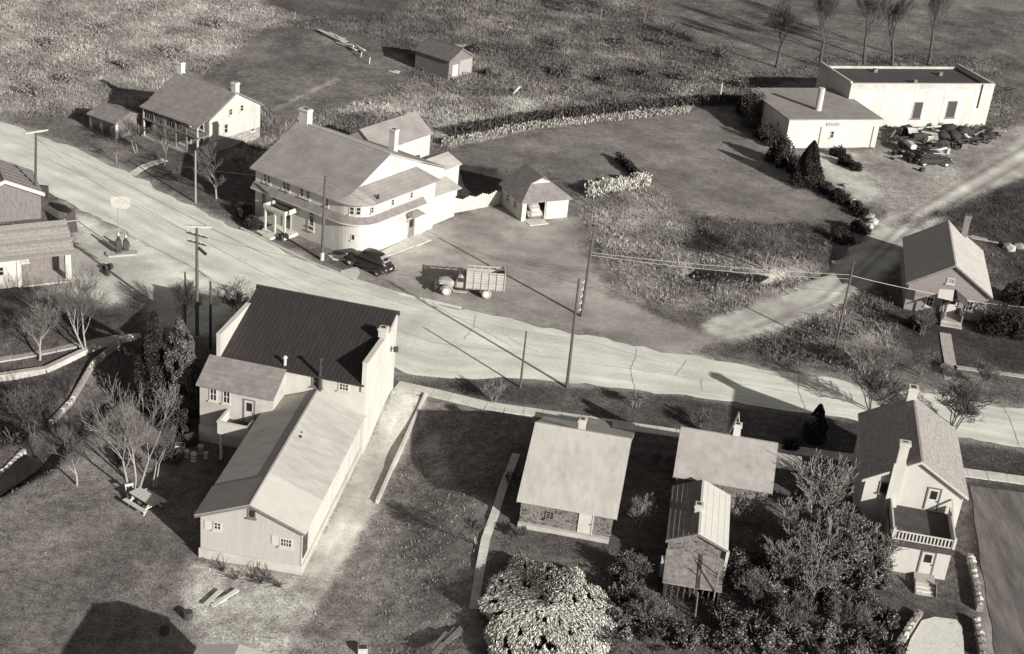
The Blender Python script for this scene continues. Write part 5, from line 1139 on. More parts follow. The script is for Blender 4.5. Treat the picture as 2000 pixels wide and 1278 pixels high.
# lumber and oddments elsewhere
def lumber(px, py, label, n, L, ang, spread, m, z=0.02, name='lumber_pile'):
    x, y, g0 = G(px, py); o = thing(name, label, 'lumber', (x, y, g0), R_(ang)); r = random.Random(int(px))
    for i in range(n):
        yy = (r.random()-.5)*spread; xx = (r.random()-.5)*L*.5; ll = L*(.5+r.random()*.5); a = (r.random()-.5)*.5; zz = z+.07+.06*i*.6
        MB().obox((xx, yy), a, ll/2, .16, zz, zz+.05).build('board', m, o)
    return o
lumber(655, 76, 'white boards strewn down the lawn edge, far end', 9, 6.0, -52, 1.2, TRIM)
lumber(690, 95, 'white boards piled beside the lawn, near end', 9, 4.6, -46, 1.3, TRIM)
a_, b_ = G(690, 98), G(722, 125)
tr2 = thing('wooden_trestle', 'low pale trestle at the end of the white boards', 'trestle', (a_[0], a_[1], 0), math.atan2(b_[1]-a_[1], b_[0]-a_[0])); LL = math.hypot(b_[0]-a_[0], b_[1]-a_[1])
MB().bar((0, 0, .9), (LL, 0, .9), .12).build('rail', WEATHERED, tr2)
for f in (0, .5, 1): MB().bar((LL*f, -.05, 0), (LL*f, 0, .9), .12).build('leg', TRIM, tr2)
lumber(772, 142, 'small stack of white pieces on the dark lawn', 4, 1.4, -30, .8, TRIM)
lumber(895, 92, 'pale sticks leaning behind the dark field shed', 5, 2.6, 20, 1.2, CONCDULL)
junk(1008, 183, 'pale broken post leaning in the weeds', 'scrap_beam', 65, .5, CONC)
x, y, z = G(1407, 186); mk = thing('white_post', 'slim white post standing at the field edge', 'post', (x, y, z)); MB().tube((0, 0, 0), (0, 0, 1.5), .11, .1, 8).build('shaft', TRIM, mk); MB().tube((0, 0, 1.5), (0, 0, 1.62), .15, .08, 8).build('cap', TRIM, mk)
lumber(1910, 530-62, 'pale plank lying behind the brick house', 3, 3.4, -15, .4, CONCDULL)
# debris between barn, balcony and garden
for i, a in enumerate(((352, 880, 'pale crate by the barn yard heap, leftmost', 'scrap_crate', 10, .7, CONC), (365, 893, 'white pail-like drum in the barn yard heap', 'scrap_drum', 0, .7, TRIM), (378, 900, 'pale drum in the barn yard heap', 'scrap_drum', 0, .8, CONC),
    (392, 885, 'grey drum near the balcony post', 'scrap_drum', 0, .8, CONCDULL), (402, 895, 'pale drum nearest the balcony post', 'scrap_drum', 0, .6, TRIM), (372, 868, 'dark crate under the evergreens', 'scrap_crate', 40, 1.0, RUST))): junk(*a)
for i, (px, py) in enumerate(((428, 1104), (452, 1120), (486, 1118), (500, 1128), (520, 1122), (540, 1135))):
    x, y, g0 = G(px, py+12); o = thing('brush_heap', ['leftmost', 'second', 'third', 'fourth', 'fifth', 'rightmost'][i]+' clump of dead sticks below the barn gable', 'brush', (x, y, g0)); r = random.Random(i); k = MB()
    for j in range(14):
        a = r.random()*6.28; b = .3+r.random()*.7; k.tube((r.random()*.3, r.random()*.3, 0), (math.cos(a)*b, math.sin(a)*b, .2+r.random()*.7), .035, .012, 5)
    k.build('sticks', TWIGDARK, o)
lumber(430, 1172, 'pale timber frame lying in the gravel behind the barn', 4, 2.0, 60, .8, CONC)
barrel(367, 1207, 'dark drum at the lawn corner below the barn', .32, .5, DARKWOOD); barrel(322, 1237, 'dark tub on the shaded lawn near the bottom edge', .3, .4, DARKWOOD)
junk(708, 1275, 'small pale box at the bottom of the lawn', 'scrap_crate', 10, .6, CONC)
lumber(880, 1250, 'grey planks lying along the path end', 4, 3.0, 55, .7, WEATHERED)
junk(965, 1205, 'white stone block at the edge of the pale tree', 'scrap_crate', 60, .7, TRIM)
for i, (px, py, sc) in enumerate(((1692, 425, 1.5), (1704, 436, 1.3), (1698, 445, 1.1), (1650, 365, .9), (1666, 395, .7), (1970, 487, 1.4), (1990, 484, 1.2))):
    x, y, z = G(px, py); o = inst('boulder', STONES[i % 9], None, (x, y, z+.2), (0, 0, i), (sc*1.3, sc, sc*.7)); tag(o, ['largest white boulder at the lane bend', 'white boulder just below the largest at lane bend', 'lowest white boulder at the lane bend', 'pale boulder under the dark hedge top', 'small pale boulder in the dark hedge', 'pale rock left of the right edge pair', 'pale rock at the right edge'][i], 'boulder')
# ------------------------------------------------------------------ vegetation
def seg_mesh(segs, n, name, m, parent):
    """many tapered branch pieces as one mesh"""
    S = np.array(segs, float); k = len(S); p = S[:, :3]; q = S[:, 3:6]; r0 = S[:, 6]; r1 = S[:, 7]
    d = q-p; d /= np.linalg.norm(d, axis=1)[:, None]+1e-9
    u = np.where(np.abs(d[:, 2:3]) < .9, np.array([[0, 0, 1.0]]), np.array([[1.0, 0, 0]])); a = np.cross(d, u); a /= np.linalg.norm(a, axis=1)[:, None]; b = np.cross(d, a)
    V = np.zeros((k, 2*n, 3))
    for i in range(n):
        t = 2*math.pi*i/n; w = a*math.cos(t)+b*math.sin(t); V[:, i] = p+w*r0[:, None]; V[:, n+i] = q+w*r1[:, None]
    base = (np.arange(k)*2*n)[:, None]; F = []
    for i in range(n): F.append(np.concatenate([base+i, base+(i+1) % n, base+n+(i+1) % n, base+n+i], 1))
    me = npmesh(name, V.reshape(-1, 3), np.concatenate(F), m, None, True); o = bpy.data.objects.new(name, me); COL.objects.link(o); o.parent = parent; return o
def bare_tree(px, py, h, label, seed, spread=.6, m=None, tw=None, stems=1, depth=5, cat='tree', name='bare_tree', group=None, trunk_frac=.3, r=None, density=1.0, lean=(0, 0), rmin=.009, up=.16):
    x, y, z = G(px, py); t = thing(name, label, cat, (x, y, z), 0, group); R = random.Random(seed); stems_, thin = [], []
    r = r or h*.019
    if h < 3.9: depth = min(depth, 4); rmin = max(rmin, .014)
    def grow(p, d, L, rad, dep):
        n = 3 if dep >= depth-1 else 2
        for i in range(n):
            d2 = Vector((d.x+(R.random()-.5)*.28, d.y+(R.random()-.5)*.28, d.z+(R.random()-.3)*.18)).normalized(); q = p+d2*(L/n); r1 = rad*(1-.28/n*1.4)
            (stems_[-1] if dep >= depth-1 else thin).append((*p, *q, rad, max(r1, rmin)))
            p, d, rad = q, d2, max(r1, rmin)
            if dep > 0 and (i > 0 or dep < depth):
                kids = R.choice((0, 1, 1, 2)) if i < n-1 else R.choice((2, 2, 3))
                if dep <= 2: kids = max(1, round(kids*density))
                for _ in range(kids):
                    a = R.random()*6.283; s = spread*(.55+R.random()*.75)
                    side = Vector((math.cos(a), math.sin(a), 0)); nd = (d*(1-.35*s)+side*s+Vector((0, 0, up))).normalized()
                    grow(p, nd, L*(.58+R.random()*.24), rad*(.5+.16*R.random()), dep-1)
    for s_ in range(stems):
        stems_.append([]); a = R.random()*6.283; sp = (0 if stems == 1 else .32*R.random()+.1)
        d0 = Vector((math.cos(a)*sp+lean[0], math.sin(a)*sp+lean[1], 1)).normalized()
        grow(Vector((math.cos(a)*.25*(stems > 1), math.sin(a)*.25*(stems > 1), -.15)), d0, h*(trunk_frac if stems == 1 else trunk_frac*1.15), r*(1 if stems == 1 else .7), depth)
    [seg_mesh(th_, 6, 'trunk', m or BARK, t) for th_ in stems_]; seg_mesh(thin, 3, 'crown', tw or TWIG, t); return t
def leaf_arrays(C, size, tone_, rs, long=1.0, down=None):
    """one bent leaf clump quad per centre"""
    n = len(C); a = rs.normal(size=(n, 3)); a /= np.linalg.norm(a, axis=1)[:, None]
    if down is not None: a = a*.45+down; a /= np.linalg.norm(a, axis=1)[:, None]
    b = rs.normal(size=(n, 3)); b -= a*(a*b).sum(1)[:, None]; b /= np.linalg.norm(b, axis=1)[:, None]
    s = size*(.6+.8*rs.random(n))[:, None]; A = a*s*long; B = b*s
    V = np.stack([C-A-B*.4, C-A*.1-B, C+A, C-A*.1+B], 1).reshape(-1, 3); F = np.arange(n*4).reshape(n, 4)
    return V, F, np.repeat(tone_, 4)
def shrub(px, py, rx, ry, h, label, seed, n=900, tone=.06, tvar=.5, size=.14, name='shrub', cat='shrub', group=None, shape='dome', z0=.0, lumps=7, stem=True, long=1.0, holes=.25):
    x, y, z = G(px, py); t = thing(name, label, cat, (x, y, z), 0, group); rs = np.random.default_rng(seed)
    n = int(n*3.6); size = size*.44
    if shape == 'cone':
        f = rs.random(n)**.75; zz = z0+h*f*.98; rad = (1-f)**.75; a = rs.random(n)*6.283; rr = rad*(.72+.36*rs.random(n))*(1+.18*np.sin(a*5+f*9)); C = np.stack([np.cos(a)*rr*rx, np.sin(a)*rr*ry, zz], 1)
    elif shape == 'column':
        f = rs.random(n); rad = np.minimum(1, np.minimum((1-f)*1.55+.03, .6+f*3))**.8; a = rs.random(n)*6.283; rr = rad*(.7+.35*rs.random(n))*(1+.16*np.sin(a*4+f*14+seed)); C = np.stack([np.cos(a)*rr*rx, np.sin(a)*rr*ry, z0+h*f], 1)
    else:
        L = rs.normal(size=(lumps, 3)); L /= np.linalg.norm(L, axis=1)[:, None]; L[:, 2] = np.abs(L[:, 2]); L *= (.35+.35*rs.random(lumps))[:, None]
        k = rs.integers(0, lumps, n); v = rs.normal(size=(n, 3)); v /= np.linalg.norm(v, axis=1)[:, None]; v *= (rs.random(n)**.4)[:, None]*(.38+.22*rs.random(lumps)[k])[:, None]
        C = (L[k]+v); C[:, 2] = np.abs(C[:, 2]); C *= np.array([rx, ry, h]); C[:, 2] += z0
    nz = vnoise(C[:, 0]*1.0+50, C[:, 2]+C[:, 1]+50, .55, seed+3); keep = nz > holes; C = C[keep]; nz = nz[keep]
    tn = tone*(1+tvar*(rs.random(len(C))*2-1))*(.6+.8*nz)
    V, F, T = leaf_arrays(C, size, tn, rs, long); o = bpy.data.objects.new('foliage', npmesh('foliage', V, F, LEAF, T)); COL.objects.link(o); o.parent = t
    if stem:
        S = []; R = random.Random(seed)
        for i in range(6):
            a = R.random()*6.28; q = (math.cos(a)*rx*.55*(shape == 'dome'), math.sin(a)*ry*.55*(shape == 'dome'), z0+h*.75); S.append((0, 0, -.1, *q, .06, .02))
        seg_mesh(S, 5, 'stem', BARK, t)
    return t
# big bare trees
bare_tree(262, 962, 7.9, 'tall pale bare tree rising before the evergreens left of barn', 3, .42, BARKPALE, TWIGPALE, 3, 5, trunk_frac=.34, density=.4, rmin=.013)
bare_tree(300, 955, 5.2, 'slender bare tree leaning between the tall pale tree and barn', 8, .45, BARKPALE, TWIG, 2, 5, lean=(.15, .1))
bare_tree(150, 948, 5.4, 'small bare tree on the creek bank at left', 12, .55, BARKPALE, TWIG, 1, 5, density=.8)
bare_tree(78, 704, 6.4, 'pale trunked bare tree in front of the roadside house', 21, .6, BARKPALE, TWIGPALE, 1, 5)
bare_tree(172, 692, 7.6, 'thin bare tree right of the pale trunked tree', 25, .5, BARKPALE, TWIG, 2, 5)
bare_tree(60, 850, 4.0, 'low bare brush tree in the dark garden at left', 31, .7, BARK, TWIG, 3, 5)
bare_tree(130, 880, 3.2, 'bare bush where the rubble wall meets the creek', 32, .7, BARK, TWIG, 3, 5)
bare_tree(423, 388, 6.4, 'bare tree on the lawn before the stone farmhouse', 41, .65, BARKPALE, TWIG, 1, 5, density=.9, rmin=.014)
bare_tree(228, 318, 3.0, 'small bare tree before the weathered farm shed', 44, .6, BARKPALE, TWIG, 1, 5)
bare_tree(470, 345, 3.6, 'bare shrub tree at the farmhouse gable foot', 45, .7, BARK, TWIG, 2, 5)
bare_tree(355, 655, 4.6, 'dark bare tree just above the evergreens', 51, .6, BARK, TWIGDARK, 2, 5)
bare_tree(458, 640, 4.4, 'bare tree behind the left end of the black store roof', 52, .75, BARK, TWIG, 2, 5, rmin=.012)
for i, (px, h, lb) in enumerate(((1516, 14, 'first'), (1600, 15, 'second'), (1687, 16, 'third'), (1742, 14, 'fourth'), (1812, 19, 'tallest, fifth'))):
    bare_tree(px, 132-(i > 1)*4, h, lb+' bare tree from the left in the row behind the block building', 60+i, .5, TWIGDARK, TWIGDARK, 1, 6, group='row of trees behind the block building', trunk_frac=.27, r=.26, density=.9, rmin=.014, up=.42)
bare_tree(1172, 42, 8, 'dark bare tree at the top edge, left of a pair', 70, .6, BARK, TWIG, 1, 5, rmin=.016); bare_tree(1256, 45, 8, 'dark bare tree at the top edge, right of a pair', 71, .6, BARK, TWIG, 1, 5, rmin=.016)
bare_tree(1500, 528, 5.4, 'bare many-stemmed tree at the ditch by the lane', 73, .6, BARKPALE, TWIG, 5, 4, rmin=.018)
bare_tree(1430, 520, 3.6, 'small bare tree left of the ditch tree', 74, .6, BARK, TWIG, 3, 5)
bare_tree(1592, 1030, 4.8, 'bright bare tree between the two lower right houses', 80, .6, BARKPALE, TWIGPALE, 6, 4, trunk_frac=.36, density=.8, r=.13, rmin=.024)
bare_tree(1705, 806, 4.8, 'dark bare tree left of the white house roof', 81, .75, TWIGDARK, TWIGDARK, 4, 4, rmin=.022)
bare_tree(1862, 838, 4.8, 'dark bare tree spreading right of the white house roof', 82, 1.0, TWIGDARK, TWIGDARK, 5, 4, rmin=.022, lean=(.25, 0))
bare_tree(1690, 735, 3.8, 'pale bare shrub on the verge above the road', 83, .6, BARKPALE, TWIGPALE, 4, 5); bare_tree(1730, 738, 3.4, 'second pale bare shrub right of the verge shrub', 84, .6, BARKPALE, TWIG, 3, 5)
bare_tree(1800, 735, 3.0, 'brown bare shrub by the slab walk end', 85, .8, BARK, TWIG, 4, 5); bare_tree(1920, 760, 3.0, 'bare bush below the rough pavement at right', 86, .9, BARK, TWIG, 4, 5)
bare_tree(965, 786, 2.2, 'small pale bush beside the sidewalk by the short pole', 87, .6, BARKPALE, TWIGPALE, 4, 5); bare_tree(1240, 800, 1.8, 'tiny pale bush on the verge above the cottage', 88, .6, BARKPALE, TWIGPALE, 4, 4)
bare_tree(1362, 835, 1.9, 'small bush by the sidewalk near the grey-roofed house', 89, .6, BARKPALE, TWIG, 4, 5)
bare_tree(1240, 1030, 2.8, 'bare lilac bush in the dark gap beside the cottage', 90, .6, BARKPALE, TWIGPALE, 4, 5); bare_tree(1290, 930, 2.0, 'small bush in shade between the cottages', 91, .6, BARKPALE, TWIG, 3, 5)
bare_tree(935, 1060, 2.4, 'scrubby bush left of the flagstone path', 92, .6, BARKPALE, TWIG, 4, 5); bare_tree(1000, 950, 1.3, 'little bush at the head of the flagstone path', 93, .6, BARK, TWIG, 4, 4)
bare_tree(1010, 1050, 1.2, 'twiggy vine at the cottage foundation corner', 94, .7, BARK, TWIG, 4, 4)
bare_tree(1800, 655, 3.0, 'bare bush left of the brick house porch', 95, .7, BARK, TWIG, 4, 5)
for i, (px, py, h) in enumerate(((1230, 1140, 2.4), (1260, 1225, 2.6), (1470, 1190, 3.0), (1545, 1235, 3.2), (1640, 1240, 3.0))):
    bare_tree(px, py, h, ['topmost', 'left', 'middle', 'lower middle', 'right'][i]+' tangle of bare brush in the overgrown lower right garden', 100+i, .65, BARK, TWIG, 5, 4, group='brush in the overgrown garden', name='brush_thicket', cat='brush', rmin=.016)
for i, (px, py, h) in enumerate(((1100, 150, 4), (1180, 165, 3.6), (1260, 150, 4.2), (1340, 160, 4), (1400, 110, 5), (1300, 90, 4.6), (1210, 90, 4), (1440, 170, 4.2), (1090, 90, 4), (930, 100, 2.6), (960, 150, 2.8))):
    shrub(px, py, h*.62, h*.55, h*.5, ['leftmost low', 'second low', 'third low', 'fourth low', 'tall upper right', 'upper middle', 'upper left', 'rightmost low', 'upper leftmost', 'shed-side upper', 'shed-side lower'][i]+' brown thicket in the weedy field above the lot', 130+i, 420, .085, .8, .2, 'thicket', 'thicket', 'thickets in the weedy field', holes=.42)
for i, (px, py) in enumerate(((120, 160), (240, 130), (200, 60), (90, 90), (330, 100), (420, 50), (60, 180))):
    shrub(px, py, 2.6, 2.2, 1.5, ['first', 'second', 'third', 'fourth', 'fifth', 'sixth', 'seventh'][i]+' pale scrub bush on the hazy slope at upper left', 150+i, 420, .19, .6, .2, 'scrub_bush', 'bush', 'scrub on the upper left slope', holes=.45)
bare_tree(318, 322, 5.0, 'bare tree close to the farmhouse porch', 46, .6, BARKPALE, TWIG, 2, 5, density=.8, rmin=.012)
bare_tree(270, 300, 4.2, 'bare tree between farm shed and farmhouse', 47, .6, BARKPALE, TWIG, 2, 5, density=.8, rmin=.012)
for i, (px, py, r_, tn_, h_) in enumerate(((1215, 1180, 1.3, .10, 1.8), (1290, 1215, 1.4, .12, 1.6), (1340, 1255, 1.5, .09, 1.6), (1410, 1225, 1.4, .13, 2.0), (1430, 1270, 1.5, .10, 1.8), (1510, 1275, 1.5, .14, 1.8), (1590, 1285, 1.5, .09, 1.7), (1665, 1275, 1.4, .12, 1.6), (1725, 1215, 1.1, .08, 1.4), (1735, 1275, 1.2, .10, 1.4), (1200, 1235, 1.2, .12, 1.6))):
    shrub(px, py, r_, r_, h_, ['brown bush beside the pale tree crown', 'brown bush under the lean-to shed slats', 'low bush at the bottom edge below the lean-to shed', 'tall brown bush right of the pole frame foot', 'bush at the bottom edge right of the pole frame', 'pale bush at the bottom edge, centre of the thicket', 'dark bush at the bottom edge, right of the thicket centre', 'bush at the bottom edge near the short stone wall', 'small dark bush by the top of the short stone wall', 'small bush left of the short stone wall foot', 'bush hugging the pale tree crown on its right'][i], 320+i, 800, tn_, .9, .15, 'garden_shrub', 'shrub', 'leafy garden shrubs in the overgrown garden', holes=.34)
for i, (px, py, h) in enumerate(((1550, 1085, 4.4), (1625, 1110, 5.0), (1680, 1135, 4.6), (1495, 1150, 4.0), (1590, 1180, 4.2))):
    bare_tree(px, py, h, ['grey bare tree left of the dark garden evergreens', 'tall grey bare tree standing through the garden evergreens', 'grey bare tree close to the white house porch', 'grey bare tree right of the lean-to shed', 'grey bare tree in front of the garden evergreens'][i], 340+i, .55, BARKPALE, TWIGPALE, 4, 4, rmin=.02, density=1.1)
# evergreens and hedges
shrub(304, 800, 1.45, 1.4, 8.7, 'dark narrow evergreen left of a pair by the store', 201, 5200, .035, .5, .15, 'evergreen_tree', 'tree', shape='column', holes=.2)
shrub(352, 806, 1.9, 1.8, 8.3, 'broad sunlit evergreen right of a pair by the store', 202, 6500, .10, .6, .16, 'evergreen_tree', 'tree', shape='column', holes=.28)  # lighter leaf tone paints the sun on this tree
shrub(340, 842, 1.5, 1.3, 2.4, 'dark bush at the foot of the evergreens', 203, 1500, .04)
shrub(1574, 362, 1.9, 1.9, 5.6, 'dark pointed conifer below the block building', 204, 3600, .03, .5, .2, 'conifer_tree', 'tree', shape='cone', holes=.12)
shrub(1521, 322, 1.7, 1.7, 4.0, 'rounded dark evergreen at the block building corner', 205, 2600, .035, .5, .2, 'evergreen_tree', 'tree', holes=.12)
shrub(1470, 246, 2.4, 1.8, 5.0, 'leafy dark bush climbing the block building side', 206, 2600, .07, .7, .2)
shrub(1500, 282, 1.6, 1.4, 2.6, 'dark bush under the block building side wall', 207, 1300, .04)
for i, (px, py, r_) in enumerate(((1635, 305, 1.1), (1650, 322, 1.2), (1668, 332, 1.1), (1610, 375, 1.2), (1628, 388, 1.3), (1648, 398, 1.2), (1668, 410, 1.2), (1685, 425, 1.2), (1676, 452, 1.5), (1640, 470, 1.6))):
    shrub(px, py, r_, r_*.9, 1.5, ['topmost clump of the near-yard hedge', 'middle clump of the near-yard hedge', 'lowest clump of the near-yard hedge', 'first dark hedge clump under the conifer', 'second dark hedge clump down the lane bank', 'third dark hedge clump down the lane bank', 'fourth dark hedge clump down the lane bank', 'last dark hedge clump by the boulders', 'dark bush beside the culvert', 'dark bush above the culvert wall'][i], 210+i, 800, .028, .5, .16, 'hedge_shrub', 'shrub', 'dark hedge along the lane bank')
shrub(492, 445, 1.0, 1.0, 1.5, 'clipped dark hedge at the hotel porch', 225, 1200, .035); shrub(477, 425, 1.1, 1.2, 1.4, 'dark hedge left of the hotel porch', 226, 1200, .035); shrub(553, 470, .7, .6, .9, 'round dark bush by the hotel pavement', 227, 600, .05)
shrub(1588, 862, .9, .9, 3.4, 'slim dark evergreen between road and lower houses', 228, 1600, .03, .5, .15, 'evergreen_tree', 'tree', shape='column')
shrub(1545, 880, .8, .7, 1.2, 'low dark bush beside the slim evergreen', 229, 500, .03)
for i, (px, py, r_, h) in enumerate(((1600, 1095, 2.1, 4.2), (1655, 1125, 2.0, 4.6), (1700, 1140, 1.5, 4.0), (1560, 1120, 1.7, 3.4), (1500, 1100, 1.6, 1.8), (1640, 1040, 1.5, 2.4))):
    shrub(px, py, r_, r_, h, ['large dark evergreen bush in the lower right garden', 'tall dark evergreen bush left of the white house porch', 'dark evergreen bush touching the white house porch', 'dark bush left of the large evergreen', 'low dark bush behind the bright wing roof', 'dark bush under the bright bare tree'][i], 240+i, 3000, .12, .9, .15, holes=.36)
shrub(1965, 650, 2.6, 2.4, 2.8, 'large dark bush right of the brick house', 250, 2600, .03, .6, .18); shrub(1795, 640, 1.3, 1.2, 1.6, 'dark bush left of the brick house', 251, 900, .04); shrub(1985, 590, 2.0, 1.8, 2.2, 'dark bush behind the right edge wire', 252, 1500, .035, .6, .18)
for i, (px, py) in enumerate(((1175, 1262), (1230, 1160), (1280, 1250))): shrub(px, py, 1.2, 1.2, 1.6, ['dark bush right of the pale tree, lowest', 'dark bush right of the pale tree, highest', 'dark bush in the brush below the lean-to'][i], 255+i, 900, .07, .8, .13)
for i, (px, py, r_, tn_) in enumerate(((1470, 1150, 1.5, .13), (1510, 1180, 1.6, .15), (1570, 1160, 1.5, .10), (1620, 1180, 1.5, .12), (1470, 1240, 1.7, .10), (1550, 1250, 1.6, .14), (1610, 1255, 1.4, .16), (1680, 1200, 1.4, .10), (1700, 1250, 1.3, .08), (1440, 1120, 1.2, .12), (1215, 1120, 1.2, .12), (1225, 1215, 1.4, .11))):
    shrub(px, py, r_, r_, 1.9, ['brown shrub right of the pole frame', 'brown shrub right of the lean-to roof corner', 'brown shrub under the dark evergreens, left', 'brown shrub under the dark evergreens, middle', 'low brown shrub near the bottom, left of centre', 'pale brown shrub near the bottom edge', 'palest rounded shrub near the bottom edge', 'brown shrub below the tall dark evergreen bush', 'dull shrub left of the short stone wall', 'shrub at the right of the lean-to shed', 'shrub left of the lean-to shed', 'shrub between pale tree and lean-to shed'][i]+' in the overgrown garden', 270+i, 900, tn_, .8, .15, 'garden_shrub', 'shrub', 'leafy garden shrubs in the overgrown garden')
for i, (px, py, r_) in enumerate(((1545, 335, 1.6), (1488, 268, 1.5), (1455, 225, 1.6))): shrub(px, py, r_, r_, 2.4, ['dark bush between the conifer and rounded evergreen', 'dark bush below the climbing bush', 'dark bush at the far corner of the block building'][i], 290+i, 1300, .035, .5, .2)
for i, (px, py) in enumerate(((250, 900), (330, 900), (60, 800), (25, 860))): shrub(px, py, 1.3, 1.2, 1.3, ['dark scrub patch under the pale bare tree', 'dark scrub patch before the evergreens', 'dark garden bush below the white wall', 'dark garden bush at the left edge'][i], 260+i, 700, .05, .8, .13)
# pale dry hedge, L-shaped, at the lot edge
def hedge_row(pts, w, h, label, seed, tone, n, size=.16, long=1.6):
    P = resample([G(*p)[:2] for p in pts], 40); rs = np.random.default_rng(seed); o = P[0]; t = thing('hedge', label, 'hedge', (o[0], o[1], 0))
    k = rs.integers(0, 39, n); f = rs.random(n)[:, None]; C2 = P[k]*(1-f)+P[k+1]*f+rs.normal(size=(n, 2))*w*.4
    hh = h*(.75+.4*vnoise(C2[:, 0]+99, C2[:, 1]+99, .7, seed)); C = np.column_stack([C2-o, rs.random(n)**.8*hh]); tn = tone*(.5+rs.random(n))
    V, F, T = leaf_arrays(C, size, tn, rs, long, np.array([[0, 0, 1.0]])); ob = bpy.data.objects.new('foliage', npmesh('foliage', V, F, LEAF, T)); COL.objects.link(ob); ob.parent = t
    S = [(P[i][0]-o[0], P[i][1]-o[1], -.1, P[i][0]-o[0], P[i][1]-o[1], h*.6, .03, .01) for i in range(0, 40, 2)]; seg_mesh(S, 4, 'stem', BARK, t)
hedge_row(((1150,384),(1200,374),(1262,362)), .7, 1.5, 'bleached dry hedge along the lot right of the garage', 301, .42, 5000, .09, 2); hedge_row(((1204,312),(1228,334),(1252,356)), .5, 1.0, 'dark short hedge running up from the bleached hedge', 302, .035, 2500, .07)
hedge_row(((868,285),(1030,252),(1180,236),(1345,220)), .6, .8, 'pale grass bank along the upper edge of the lot', 303, .30, 7000, .08, 1.8)
hedge_row(((880,268),(1030,240),(1180,224),(1345,206),(1440,204)), .8, 1.3, 'dark brambly hedgerow along the upper field path', 304, .06, 9000, .09, 1.8)
# pale weeping tree at the bottom
x, y, z = G(1066, 1205); wt = thing('weeping_tree', 'round pale weeping tree at the bottom centre', 'tree', (x, y, z)); rs = np.random.default_rng(77); n = 44000
ph = rs.random(n)*6.283; f = rs.random(n)**.6; rr = np.sin(f*1.5); lob = 1+.08*np.sin(ph*3+1)+.06*np.sin(ph*7)+.05*np.sin(ph*13); C = np.stack([np.cos(ph)*rr*4.2*lob, np.sin(ph)*rr*6.0*lob-.8, 1.0*np.cos(f*1.5)**.6+.2], 1)
C += rs.normal(size=C.shape)*.08; dwn = np.stack([np.cos(ph)*.9, np.sin(ph)*.9, -.25-1.3*f], 1); dwn /= np.linalg.norm(dwn, axis=1)[:, None]
cl = vnoise(C[:, 0]*1.0+40, C[:, 1]*.55+40, .30, 5)*.85+vnoise(C[:, 0]+40, C[:, 1]+40, 1.5, 6)*.15; keep = cl > .24; C = C[keep]; dwn = dwn[keep]
V, F, T = leaf_arrays(C, .028, .6*(.45+.75*rs.random(len(C))), rs, 3.4, dwn*1.3); ob = bpy.data.objects.new('crown', npmesh('crown', V, F, LEAF, T)); COL.objects.link(ob); ob.parent = wt
C2 = C[rs.random(len(C)) < .2]*np.array([.95, .96, .82]); V, F, T = leaf_arrays(C2, .13, np.full(len(C2), .035), rs, 1.6); ob = bpy.data.objects.new('inner_foliage', npmesh('inner_foliage', V, F, LEAF, T)); COL.objects.link(ob); ob.parent = wt  # near-black inner leaves paint the shade between the pale ones
S = [(0, 0, -.2, .1, 0, .9, .22, .15)]+[(.1, 0, .7, math.cos(a)*2.2, math.sin(a)*2.2, .95, .1, .03) for a in np.linspace(0, 6.28, 9)]; seg_mesh(S, 7, 'trunk', BARK, wt)

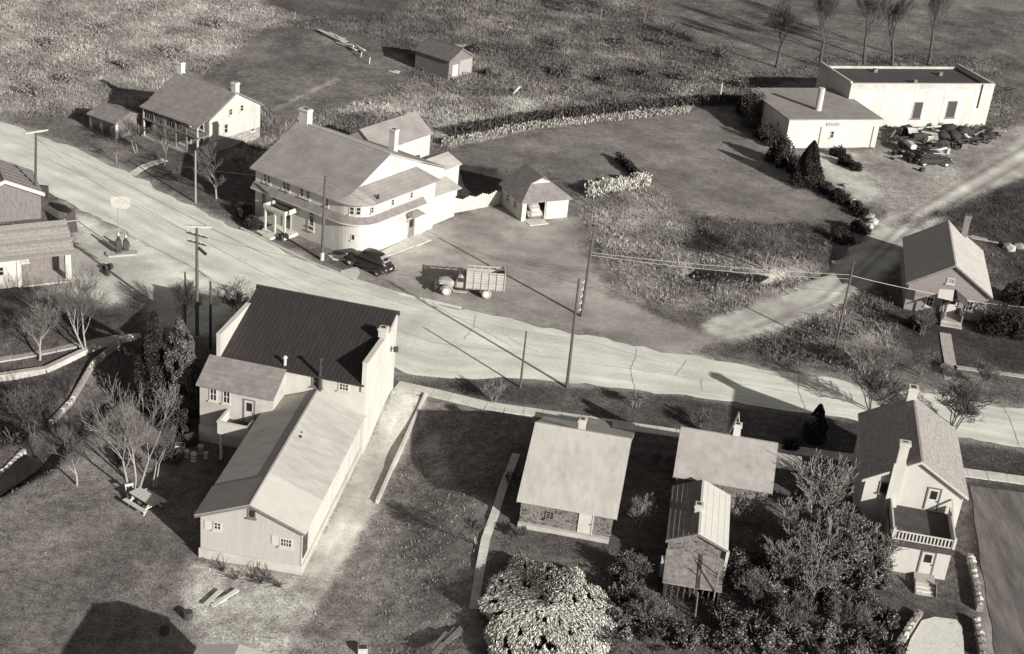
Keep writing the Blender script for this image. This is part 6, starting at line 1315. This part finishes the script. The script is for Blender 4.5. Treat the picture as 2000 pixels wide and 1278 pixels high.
# ------------------------------------------------------------------ weeds and grass as uncountable stuff
def tufts(n, wmin, hgt, wid, name, label, seed, tone_mul, blades=4, base=0.0, var=1.0, area=((-76, 88), (54, 255))):
    rs = np.random.default_rng(seed); X = rs.uniform(*area[0], n); Y = rs.uniform(*area[1], n)
    # keep only what the camera can see
    d = np.stack([X, Y, np.full(n, -CAMH)], 1); zc = d@cF; u = IW/2+FPX*(d@cR)/zc; v = IH/2-FPX*(d@cU)/zc
    wv = samp(weed, X, Y); tn = samp(tone, X, Y)
    clump = vnoise(X, Y, 3.0, 21)*.6+vnoise(X, Y, 1.2, 22)*.6
    keep = (u > -80) & (u < IW+80) & (v > -60) & (v < IH+90) & (wv > wmin) & (rs.random(n) < np.minimum(1, wv+base)*np.clip(clump*1.5-.15, 0, 1))
    dr = np.full(n, 1e9)
    X, Y, wv, tn, clump = X[keep], Y[keep], wv[keep], tn[keep], clump[keep]
    # not on the road
    P = mid; dm = np.full(len(X), 1e9); 
    for i in range(0, 161, 1): dm = np.minimum(dm, np.hypot(X-P[i, 0], Y-P[i, 1])-max(offA[i], offB[i]))
    ok = dm > -.1; X, Y, wv, tn, clump = X[ok], Y[ok], wv[ok], tn[ok], clump[ok]; n = len(X); Z = terr(X, Y)
    hh = hgt*(.4+.9*rs.random(n))*(.5+.7*wv)*(.6+.7*clump); tone_t = tn*tone_mul*(1+var*.5*(rs.random(n)*2-1))*(.75+.5*vnoise(X, Y, 2.0, 33))
    Vs, Ts = [], []
    for b in range(blades):
        a = rs.random(n)*6.283; ln = rs.random(n)*.75; w = wid*(.6+.8*rs.random(n)); ca_, sa_ = np.cos(a), np.sin(a); ox = (rs.random(n)-.5)*.35; oy = (rs.random(n)-.5)*.35
        bx, by = X+ox, Y+oy
        p1 = np.stack([bx-sa_*w, by+ca_*w, Z-.03], 1); p2 = np.stack([bx+sa_*w, by-ca_*w, Z-.03], 1); p3 = np.stack([bx+ca_*ln*hh, by+sa_*ln*hh, Z+hh*(.6+.5*rs.random(n))], 1)
        Vs.append(np.stack([p1, p2, p3], 1).reshape(-1, 3)); Ts.append(np.repeat(tone_t*(.8+.4*rs.random(n)), 3))
    V = np.concatenate(Vs); o = bpy.data.objects.new(name, npmesh(name, V, np.arange(len(V)).reshape(-1, 3), GRASS, np.concatenate(Ts))); COL.objects.link(o)
    tag(o, label, 'vegetation', kind='stuff'); return n
tufts(620000, .42, .38, .03, 'tall_weeds', 'tall dry weeds and reeds covering the rough ground', 5, 1.05, 4, 0, .8)
tufts(560000, .05, .17, .03, 'rough_grass', 'short rough grass over lawns and verges', 6, 1.12, 3, .3)

def undergrowth(n, seed):
    rs = np.random.default_rng(seed); X = rs.uniform(-76, 88, n); Y = rs.uniform(60, 250, n)
    d = np.stack([X, Y, np.full(n, -CAMH)], 1); zc = d@cF; u = IW/2+FPX*(d@cR)/zc; v = IH/2-FPX*(d@cU)/zc; wv = samp(weed, X, Y); tn = samp(tone, X, Y)
    m_ = vnoise(X, Y, 2.4, 41)*.55+vnoise(X, Y, 6.5, 42)*.45
    keep = (u > -60) & (u < IW+60) & (v > -50) & (v < IH+60) & (wv > .5) & (m_ > np.where((u > 820) & (v < 230), .47, .55)) & (rs.random(n) < wv); X, Y, m_, tn, u = X[keep], Y[keep], m_[keep], tn[keep], u[keep]
    h = (m_-.42)*2.6*(.5+rs.random(len(X))*.6); C = np.stack([X, Y, terr(X, Y)+h*rs.random(len(X))], 1)
    k = vnoise(X, Y, 4.0, 43); tt = np.where(k > .66, tn*.95, np.where(u < 620, tn*.7, .05+.25*tn))*(.75+.5*rs.random(len(X)))
    V, F, T = leaf_arrays(C, .08, tt, rs, 1.6, np.array([[0, 0, .8]])); o = bpy.data.objects.new('undergrowth', npmesh('undergrowth', V, F, LEAF, T)); COL.objects.link(o)
    tag(o, 'matted brush and brambles mixed through the weedy fields', 'vegetation', kind='stuff')
undergrowth(420000, 51)
